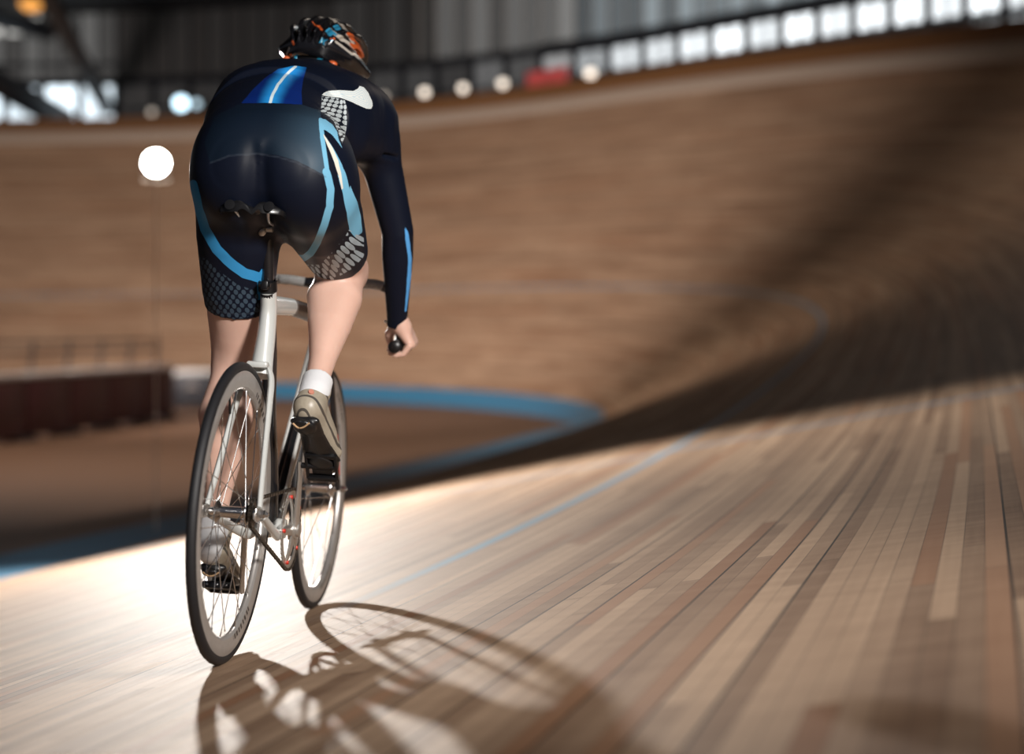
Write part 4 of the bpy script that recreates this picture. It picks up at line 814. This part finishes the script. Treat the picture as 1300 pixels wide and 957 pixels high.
def suit_mat():
    q = N('suit_lycra'); A = lambda n: q.attr(n)
    tc = q.n('ShaderNodeTexCoord'); sp = q.n('ShaderNodeSeparateXYZ'); q.put(sp.inputs[0], tc.outputs['Object'])
    nz = q.noise(scale=420, detail=1); big = q.noise(scale=6, detail=2)
    c = q.mix(big, (.0035, .0055, .013), (.0055, .0085, .020))
    e = .0007
    ins = lambda n, w=0.0: q.step(A(n), w + e, w - e)
    c = q.mix(q.math('MULTIPLY', ins('lumbar'), .9), c, q.mix(A('lumbar_g'), (.005, .011, .022), (.045, .085, .125)))  # panel's own tone plus some sheen painted in, steelier towards the lower right
    pan = q.mix(q.step(A('spine_line'), .034, .002), (.003, .020, .15), (.02, .30, .75)); pan = q.mix(q.step(A('spine_line'), .0042, .0026), pan, (.75, .9, .95))
    c = q.mix(ins('back_panel'), c, pan)
    lb = q.mix(big, (.15, .42, .62), (.22, .52, .72))
    for n in ('side_stripe', 'arm_blue'): c = q.mix(ins(n), c, lb)
    c = q.mix(ins('left_stripe'), c, (.035, .27, .58))
    c = q.mix(ins('side_line', .0050), c, lb); c = q.mix(ins('leg_loop', .0085), c, lb); c = q.mix(ins('left_loop', .012), c, (.04, .28, .58))
    # fine contour lines inside the white shapes
    wav = q.math('FRACT', q.math('MULTIPLY', A('white'), 210.0)); ln = q.math('MULTIPLY', q.math('LESS_THAN', wav, .28), .45)
    wh = q.mix(ln, (.78, .82, .80), (.25, .52, .68))
    c = q.mix(ins('white'), c, wh); c = q.mix(ins('cream'), c, (.80, .74, .64)); c = q.mix(ins('sleeve'), c, (.10, .36, .75))
    # halftone
    def dots(scale, ang, sx, sy, thr_attr, lo, hi):
        rot = q.n('ShaderNodeMapping'); q.put(rot.inputs[0], tc.outputs['Object']); rot.inputs['Rotation'].default_value = ang; rot.inputs['Scale'].default_value = (.001, sx, sy)
        v = q.n('ShaderNodeTexVoronoi', feature='F1'); q.put(v.inputs['Vector'], rot.outputs[0]); v.inputs['Scale'].default_value = scale; v.inputs['Randomness'].default_value = .12
        return v.outputs['Distance']
    d1 = dots(78, (R(38), 0, 0), 1.0, .75, None, 0, 0)
    r1 = q.math('ADD', .36, q.math('MULTIPLY', q.step(A('dots_right'), -.001, -.035), .13))
    m = q.math('MULTIPLY', q.math('LESS_THAN', d1, r1), ins('dots_right')); c = q.mix(m, c, (.42, .50, .55))
    d2 = dots(80, (R(-40), 0, 0), 1.0, .85, None, 0, 0); m = q.math('MULTIPLY', q.math('LESS_THAN', d2, .40), ins('dots_left')); c = q.mix(m, c, (.045, .07, .10))
    d3 = dots(92, (R(10), 0, 0), 1.3, .8, None, 0, 0); m = q.math('MULTIPLY', q.math('LESS_THAN', d3, .44), ins('dots_shoulder')); c = q.mix(m, c, (.50, .56, .58))
    # seams
    for n in ('seam', 'hem'): c = q.mix(q.math('MULTIPLY', q.step(A(n), .0035, .0012), .32), c, (.05, .065, .09))
    q.bump(nz, .06, .0006)
    return q.set(Base_Color=c, Roughness=.48, Specular_IOR_Level=.20)
suit.data.materials.append(suit_mat())
def yz(poly): return [(a, b) for a, b in poly]
PD = np.array((.970, .227, .079)); PD /= np.linalg.norm(PD); E1 = np.cross((0, 0, 1.0), PD); E1 /= np.linalg.norm(E1); E2 = np.cross(PD, E1)      # the print is laid on from behind, slightly from the right
Q2 = np.stack([Vs @ E1, Vs @ E2], 1)
nrm = np.zeros(len(Vs) * 3, np.float32); suit.data.vertices.foreach_get('normal', nrm); nrm = nrm.reshape(-1, 3)
hidden = np.clip((nrm @ PD - .12) * .06, 0, .1)          # the pattern stays on the rear facing side
arm = Vs[:, 1] < -.165 - .0
armmask = np.where((Vs[:, 1] < -.158) & (Vs[:, 0] > .53), .05, 0)
thl = np.where(Vs[:, 2] < 1.06, 0, 0)
for nm, kind, P in PATTERN:
    if kind == 'poly': v = poly_sd(P, Q2)
    else: v, tt = line_d(P, Q2)
    v = v + hidden
    if nm not in ('sleeve',): v = v + armmask
    if nm == 'sleeve': v = np.where((Vs[:, 0] > .56) & (Vs[:, 1] < -.15), poly_sd(P, Q2), .05)
    put_attr(suit, nm, v)
    if nm == 'lumbar': put_attr(suit, 'lumbar_g', np.clip((-(Vs[:, 1]) - .02) / .13, 0, 1) ** 1.6 * np.clip((1.30 - Vs[:, 2]) / .09 + .3, 0, 1))
hemd = np.full(len(Vs), 1.0)
for s in (-1, 1):
    c_, n_ = HEM[s]; n_ = np.array(n_) / np.linalg.norm(n_); d = np.abs((Vs - np.array(c_)) @ n_ + .018); near = np.linalg.norm(Vs - np.array(c_), axis=1) < .13; hemd = np.where(near, np.minimum(hemd, d), hemd)
put_attr(suit, 'hem', hemd)
# ---- helmet
M['helmet'] = None
def helmet_mat():
    q = N('helmet_shell'); A = lambda n: q.attr(n); e = .0008
    c = (.008, .008, .010); c = q.mix(q.noise(scale=30), (.007, .007, .009), (.012, .012, .015))
    for n, col in (('h_white', (.66, .60, .52)), ('h_orange', (.80, .14, .03)), ('h_blue', (.04, .36, .62))): c = q.mix(q.step(A(n), e, -e), c, col)
    return q.set(Base_Color=c, Roughness=.22, Coat_Weight=.7, Coat_Roughness=.08)
HCN = np.array((.790, .022, 1.514)); pitch = R(-8)
hx = np.array((math.cos(pitch), -.10, -math.sin(pitch) * 1.0)); hx = np.array((math.cos(R(12)), -.12, -math.sin(R(12)))); hx /= np.linalg.norm(hx)
hy = np.cross((0, .0, 1.0), hx); hy[2] += .12; hy -= hx * hy.dot(hx); hy /= np.linalg.norm(hy); hz = np.cross(hx, hy); ROT = np.stack([hx, hy, hz])
def hp(a, b, c): return HCN + hx * a + hy * b + hz * c
G = Field((.60, -.13, 1.38), (.98, .18, 1.67), .0028)
G.blob(tuple(HCN), (.143, .105, .096), 0, rot=ROT)
# ribs standing proud
for b in (-.085, -.052, -.018, .018, .052, .085):
    pts = []
    for j in range(13):
        th = PI * (.06 + .88 * j / 12); x = -math.cos(th) * .146; zz = math.sin(th); w_ = math.sqrt(max(0, 1 - (b / .112) ** 2)); pts.append((*hp(x * w_ ** .4, b * (.55 + .5 * zz), zz * .101 * w_), .0095, .007))
    G.limb(pts, .008, up=tuple(hy), pad=.02)
for s in (-1, 1): G.limb([(*hp(-.125, s * .035, .0), .012), (*hp(-.07, s * .095, -.012), .014), (*hp(.05, s * .104, -.006), .013)], .015)
# vents between the ribs
for b in (-.070, -.035, 0, .035, .070):
    for j0, j1 in ((.02, .20), (.25, .42), (.47, .64), (.69, .86)):
        pts = []
        for j in range(5):
            th = PI * (j0 + (j1 - j0) * j / 4); w_ = math.sqrt(max(0, 1 - (b / .112) ** 2)); zz = math.sin(th)
            pts.append((*hp(-math.cos(th) * .141 * w_ ** .4, b * (.55 + .5 * zz), zz * .095 * w_), .0085 if abs(b) < .06 else .007, .018))
        G.limb(pts, .004, up=tuple(hy), op='sub', pad=.02)
for s in (-1, 1):
    for x0, x1 in ((-.095, -.045), (-.02, .05)): G.limb([(*hp(x0, s * .100, .022), .010, .020), (*hp(x1, s * .110, .026), .010, .020)], .004, up=tuple(hz), op='sub', pad=.03)
G.blob(tuple(hp(0, 0, -.012)), (.122, .086, .080), .004, rot=ROT, op='sub')
G.blob(tuple(hp(.0, 0, -.10)), (.30, .30, .062), .01, rot=ROT, op='sub')
Vh, Qh = G.surface(); Vh = relax(Vh, Qh, 1); hel = fmesh('helmet', Vh, Qh, helmet_mat(), rider); hel['label'] = 'black vented helmet with blue, orange and white flashes'
L3 = (Vh - HCN) @ ROT.T
P2 = np.stack([L3[:, 1], L3[:, 2]], 1); rear = np.clip((L3[:, 0] - .02) * .3, 0, 1)
for nm, P in HELM:
    v = np.full(len(Vh), 1.0)
    for pts, w in P:
        d, _ = line_d(pts, P2); v = np.minimum(v, d - w)
    put_attr(hel, nm, v + rear)
# inner foam, hair, retention cradle and straps
G = Field((.62, -.10, 1.40), (.96, .15, 1.66), .004); G.blob(tuple(hp(0, 0, -.004)), (.128, .093, .087), 0, rot=ROT); G.blob(tuple(hp(0, 0, -.10)), (.30, .30, .068), .0, rot=ROT, op='sub')
v, q_ = G.surface(); o = fmesh('helmet_padding', v, q_, M['blackm'], hel)
G = Field((.66, -.08, 1.40), (.92, .13, 1.62), .004); G.blob((.780, .022, 1.505), (.096, .078, .088), 0); G.blob((.90, .022, 1.46), (.09, .12, .07), .01, op='sub'); G.blob((.80, .022, 1.36), (.2, .2, .085), .01, op='sub')
v, q_ = G.surface(); o = fmesh('hair', v, q_, simple('dark_brown_hair', (.022, .012, .008), .6, vary=.5, scale=180, bump=.5), rider)
a = MB(); a.tube(spline([hp(-.02, -.088, -.035), hp(-.085, -.058, -.040), hp(-.112, 0, -.046), hp(-.085, .058, -.040), hp(-.02, .088, -.035)], 8), 0, 10, ell=(.009, .0035), up=tuple(hz)); a.build('retention_cradle', M['blackm'], hel)
M['hblue'] = simple('turquoise_plastic', (.03, .36, .58), .3); M['horange'] = simple('orange_plastic', (.85, .16, .04), .35)
for b, m_, nm, r_ in ((-.030, 'hblue', 'blue_dial_pad', (.010, .015, .010)), (.040, 'hblue', 'blue_dial_pad', (.008, .007, .011)), (-.058, 'horange', 'orange_strap_guide', (.010, .017, .009)), (.072, 'horange', 'orange_strap_guide', (.009, .010, .007))):
    a = MB(); a.ball(tuple(hp(-.112 + abs(b) * .32, b, -.046)), r_, 10); a.build(nm, M[m_], hel)
for s in (-1, 1):
    a = MB(); a.tube(spline([hp(-.04, s * .088, -.02), hp(-.005, s * .090, -.07), hp(.045, s * .066, -.125), hp(.06, 0, -.145)], 6), 0, 8, ell=(.008, .0018), up=(1, 0, 0)); a.build('chin_strap', M['blackm'], hel)
# ---- collar zip edge, bracelet, socks, shoes
a = MB(); a.tube(spline([(.655, -.045, 1.445), (.640, -.062, 1.425), (.640, -.085, 1.398), (.662, -.098, 1.372)], 6), .0035, 8); a.build('collar_edge', M['white_paint'], suit)
wc = np.array(WRI[-1]) + (.008, .000, -.028)
a = MB(); nbd = 20
for j in range(nbd): a.ball((wc[0] + .004 + .016 * math.cos(2 * PI * j / nbd), wc[1] + .004 + .0300 * math.sin(2 * PI * j / nbd), wc[2] + .004 + .012 * math.sin(2 * PI * j / nbd)), .0042, 6)
a.build('bracelet', simple('pale_beads', (.75, .70, .60), .3), rider)
def fmat(c, d): 
    d = Vector(d).normalized(); 
    y = Vector((0, 0, 1)).cross(d); y.normalize(); return d, y, d.cross(y)
def shoe(s, heel, toe, roll=0.0):
    """heel and toe are points at the sole's ends; x runs from heel to toe"""
    heel, toe = Vector(heel), Vector(toe); d, y, z = fmat(heel, toe - heel); Lq = (toe - heel).length
    y, z = y * math.cos(roll) + z * math.sin(roll), z * math.cos(roll) - y * math.sin(roll)
    k = Lq / .275
    loc = Matrix((d, y, z)).transposed().to_4x4(); loc.translation = heel
    G = Field((-.03, -.07, -.03), (.31, .07, .14), .003); o = -s * .006    # toe leans inwards
    G.limb([(.032, 0, .040, .034, .036), (.085, 0, .044, .032, .038), (.150, o, .036, .039, .032), (.205, o * 1.3, .030, .045, .026), (.250, o * 2.2, .025, .030, .020)], .02)
    G.limb([(.034, 0, .055, .033, .037), (.044, 0, .095, .0375, .041), (.054, 0, .150, .0395, .043)], .02)
    G.limb([(.09, 0, .070, .026, .022), (.15, 0, .052, .030, .022)], .02)
    G.plane((.008, 0, .134), (.46, 0, .89))
    G.plane((0, 0, .004), (0, 0, -1))
    v, q_ = G.surface(); v = relax(v, q_, 1); v *= k
    sh = fmesh('shoe', v, q_, M['shoe'], rider); sh.matrix_local = loc
    G = Field((-.03, -.07, -.03), (.31, .07, .06), .003)
    G.limb([(.028, 0, .004, .037, .013), (.085, 0, .006, .031, .012), (.150, o, .005, .040, .011), (.205, o * 1.3, .004, .047, .011), (.255, o * 2.2, .006, .032, .010)], .01)
    G.blob((.205, o * 1.2, -.010), (.038, .033, .010), .006); G.blob((.035, 0, -.010), (.028, .028, .010), .006)
    v, q_ = G.surface(); v = relax(v, q_, 1); v *= k; so = fmesh('sole', v, q_, M['sole'], sh)
    a = MB(); a.tube([Vector((-.009 + .0 , -.014, .012)) * k + Vector((0, 0, 0)), Vector((.003, -.020, -.012)) * k], 0, 8, ell=(.002, .003))
    a = MB(); a.tube(spline([(.012 * k, -.020 * k, -.0125 * k), (.020 * k, -.004 * k, -.0195 * k), (.022 * k, .010 * k, -.0195 * k), (.014 * k, .022 * k, -.0125 * k)], 5), .0022, 6); a.build('heel_mark', M['tan'], so)
    for j, xx in enumerate((.120, .160, .200)):
        a = MB(); zt = (.081, .068, .056)[j]; wy = (.034, .037, .041)[j]
        oy = o * xx / .16; a.tube(spline([(xx, oy - wy * .98, .030), (xx + .002, oy - wy * .90, zt * .72), (xx + .004, oy - wy * .42, zt * .98), (xx + .004, oy + wy * .42, zt * .98), (xx + .002, oy + wy * .90, zt * .72), (xx, oy + wy * .98, .030)], 5), 0, 8, ell=(.0095, .0022), up=(1, 0, 0)); a.V = [(p[0] * k, p[1] * k, p[2] * k) for p in a.V]; a.build('strap', M['blackm'], sh)
    a = MB(); a.lathe([(0, .003), (.006, .003), (.0075, 0), (.0075, -.003)], (-.0035, s * .012, .066), (-1, s * .3, .1), 18); a.V = [(p[0] * k, p[1] * k, p[2] * k) for p in a.V]; a.build('heel_badge', simple('salmon_badge', (.60, .25, .18), .4) if 'badge' not in M else M['badge'], sh)
    return sh
M['badge'] = simple('salmon_badge', (.60, .25, .18), .4)
q = N('shoe_upper'); nz = q.noise(scale=14, detail=2); tc = q.n('ShaderNodeTexCoord'); w_ = q.n('ShaderNodeTexWave', wave_type='RINGS'); q.put(w_.inputs['Vector'], tc.outputs['Object']); w_.inputs['Scale'].default_value = 9; w_.inputs['Distortion'].default_value = 2.5
c = q.mix(nz, (.30, .26, .20), (.42, .37, .29)); c = q.mix(q.math('GREATER_THAN', w_.outputs[1], .93), c, (.08, .07, .06)); q.set(Base_Color=c, Roughness=.38); M['shoe'] = q.m
M['sole'] = simple('black_sole', (.008, .008, .009), .4, vary=.4, scale=40, Coat_Weight=.3); M['tan'] = simple('tan_mark', (.55, .36, .20), .4)
M['sock'] = simple('white_ribbed_sock', (.74, .75, .77), .8, vary=.1, scale=120, bump=.3)
shoe(-1, (.177, -.104, .558), (.400, -.146, .408), -.06); shoe(1, (.290, .118, .178), (.530, .142, .098), 0)
for s in (-1, 1):
    k, a_ = np.array(KNEE[s]), np.array(ANK[s]); ax = (k - a_) / np.linalg.norm(k - a_)
    heel = np.array((.232, -.108, .590)) if s < 0 else np.array((.300, .128, .215)); mid = heel + (np.array((.06, 0, -.045)) if s < 0 else np.array((.08, 0, -.03)))
    G = Field(np.minimum(a_, mid) - .06, np.maximum(a_, mid) + (.06, .06, .12), .003); top = a_ + ax * .034
    G.limb([(*mid, .029), (*heel, .030), (*a_, .0375), (*(a_ + ax * .03), .0375), (*(a_ + ax * .12), .0405)], .02)
    G.plane(top, ax); v, q_ = G.surface(); v = relax(v, q_, 2); fmesh('sock', v, q_, M['sock'], rider)
# ------------------------------------------------------------------ light
def light(name, kind, loc, target, energy, col=(1, 1, 1), **k):
    d = bpy.data.lights.new(name, kind); d.energy = energy; d.color = col
    for a, v in k.items(): setattr(d, a, v)
    o = bpy.data.objects.new(name, d); COL.objects.link(o); o.location = loc
    o.rotation_euler = (Vector(target) - Vector(loc)).to_track_quat('-Z', 'Y').to_euler(); return o
light('floodlight_beam', 'SPOT', LP + aim * .06, (-.2, 4.0, .8), 3000, (1.0, .95, .89), spot_size=R(100), spot_blend=.6, shadow_soft_size=.07)
light('soft_key', 'SPOT', (2.6, -1.2, 3.6), (-.5, 4.2, 1.05), 2200, (1.0, .95, .90), spot_size=R(30), spot_blend=.8, shadow_soft_size=.45)
light('far_bank_fill', 'SPOT', (-15, 26, 11), (-6, 55, 1.5), 33000, (1.0, .86, .79), spot_size=R(100), spot_blend=1.0, shadow_soft_size=1.0)  # light added to brighten the far bank, standing in for window daylight
light('infield_fill', 'SPOT', (-9, 24, 12), (-5.5, 27, 0), 8000, (1.0, .84, .72), spot_size=R(92), spot_blend=1.0, shadow_soft_size=.5)  # unseen spot added to lift the infield floor
light('bend_fill', 'AREA', (9, 26, 13), (6, 26, 0), 260, (1.0, .84, .70), shape='RECTANGLE', size=4, size_y=4)  # weak wide light added so the bend does not go black
W = bpy.data.worlds.new('hall'); SC.world = W; W.use_nodes = True
W.node_tree.nodes['Background'].inputs[0].default_value = (.80, .82, 1.0, 1); W.node_tree.nodes['Background'].inputs[1].default_value = .07
# ------------------------------------------------------------------ camera
cd = bpy.data.cameras.new('camera'); cam = bpy.data.objects.new('camera', cd); COL.objects.link(cam); SC.camera = cam
cam.location = (0, 0, HC); cam.rotation_euler = (PI / 2, 0, 0)
cd.sensor_width = 36; cd.lens = 36 * 2150 / 1300; cd.shift_y = -53.5 / 1300
cd.clip_start = .05; cd.clip_end = 400
cd.dof.use_dof = True; cd.dof.focus_distance = 4.0; cd.dof.aperture_fstop = 59.5 / 40.0; cd.dof.aperture_blades = 0
SC.view_settings.view_transform = 'Standard'; SC.view_settings.look = 'None'; SC.view_settings.gamma = 1; SC.view_settings.use_curve_mapping = False
SC.view_settings.exposure = 0.0
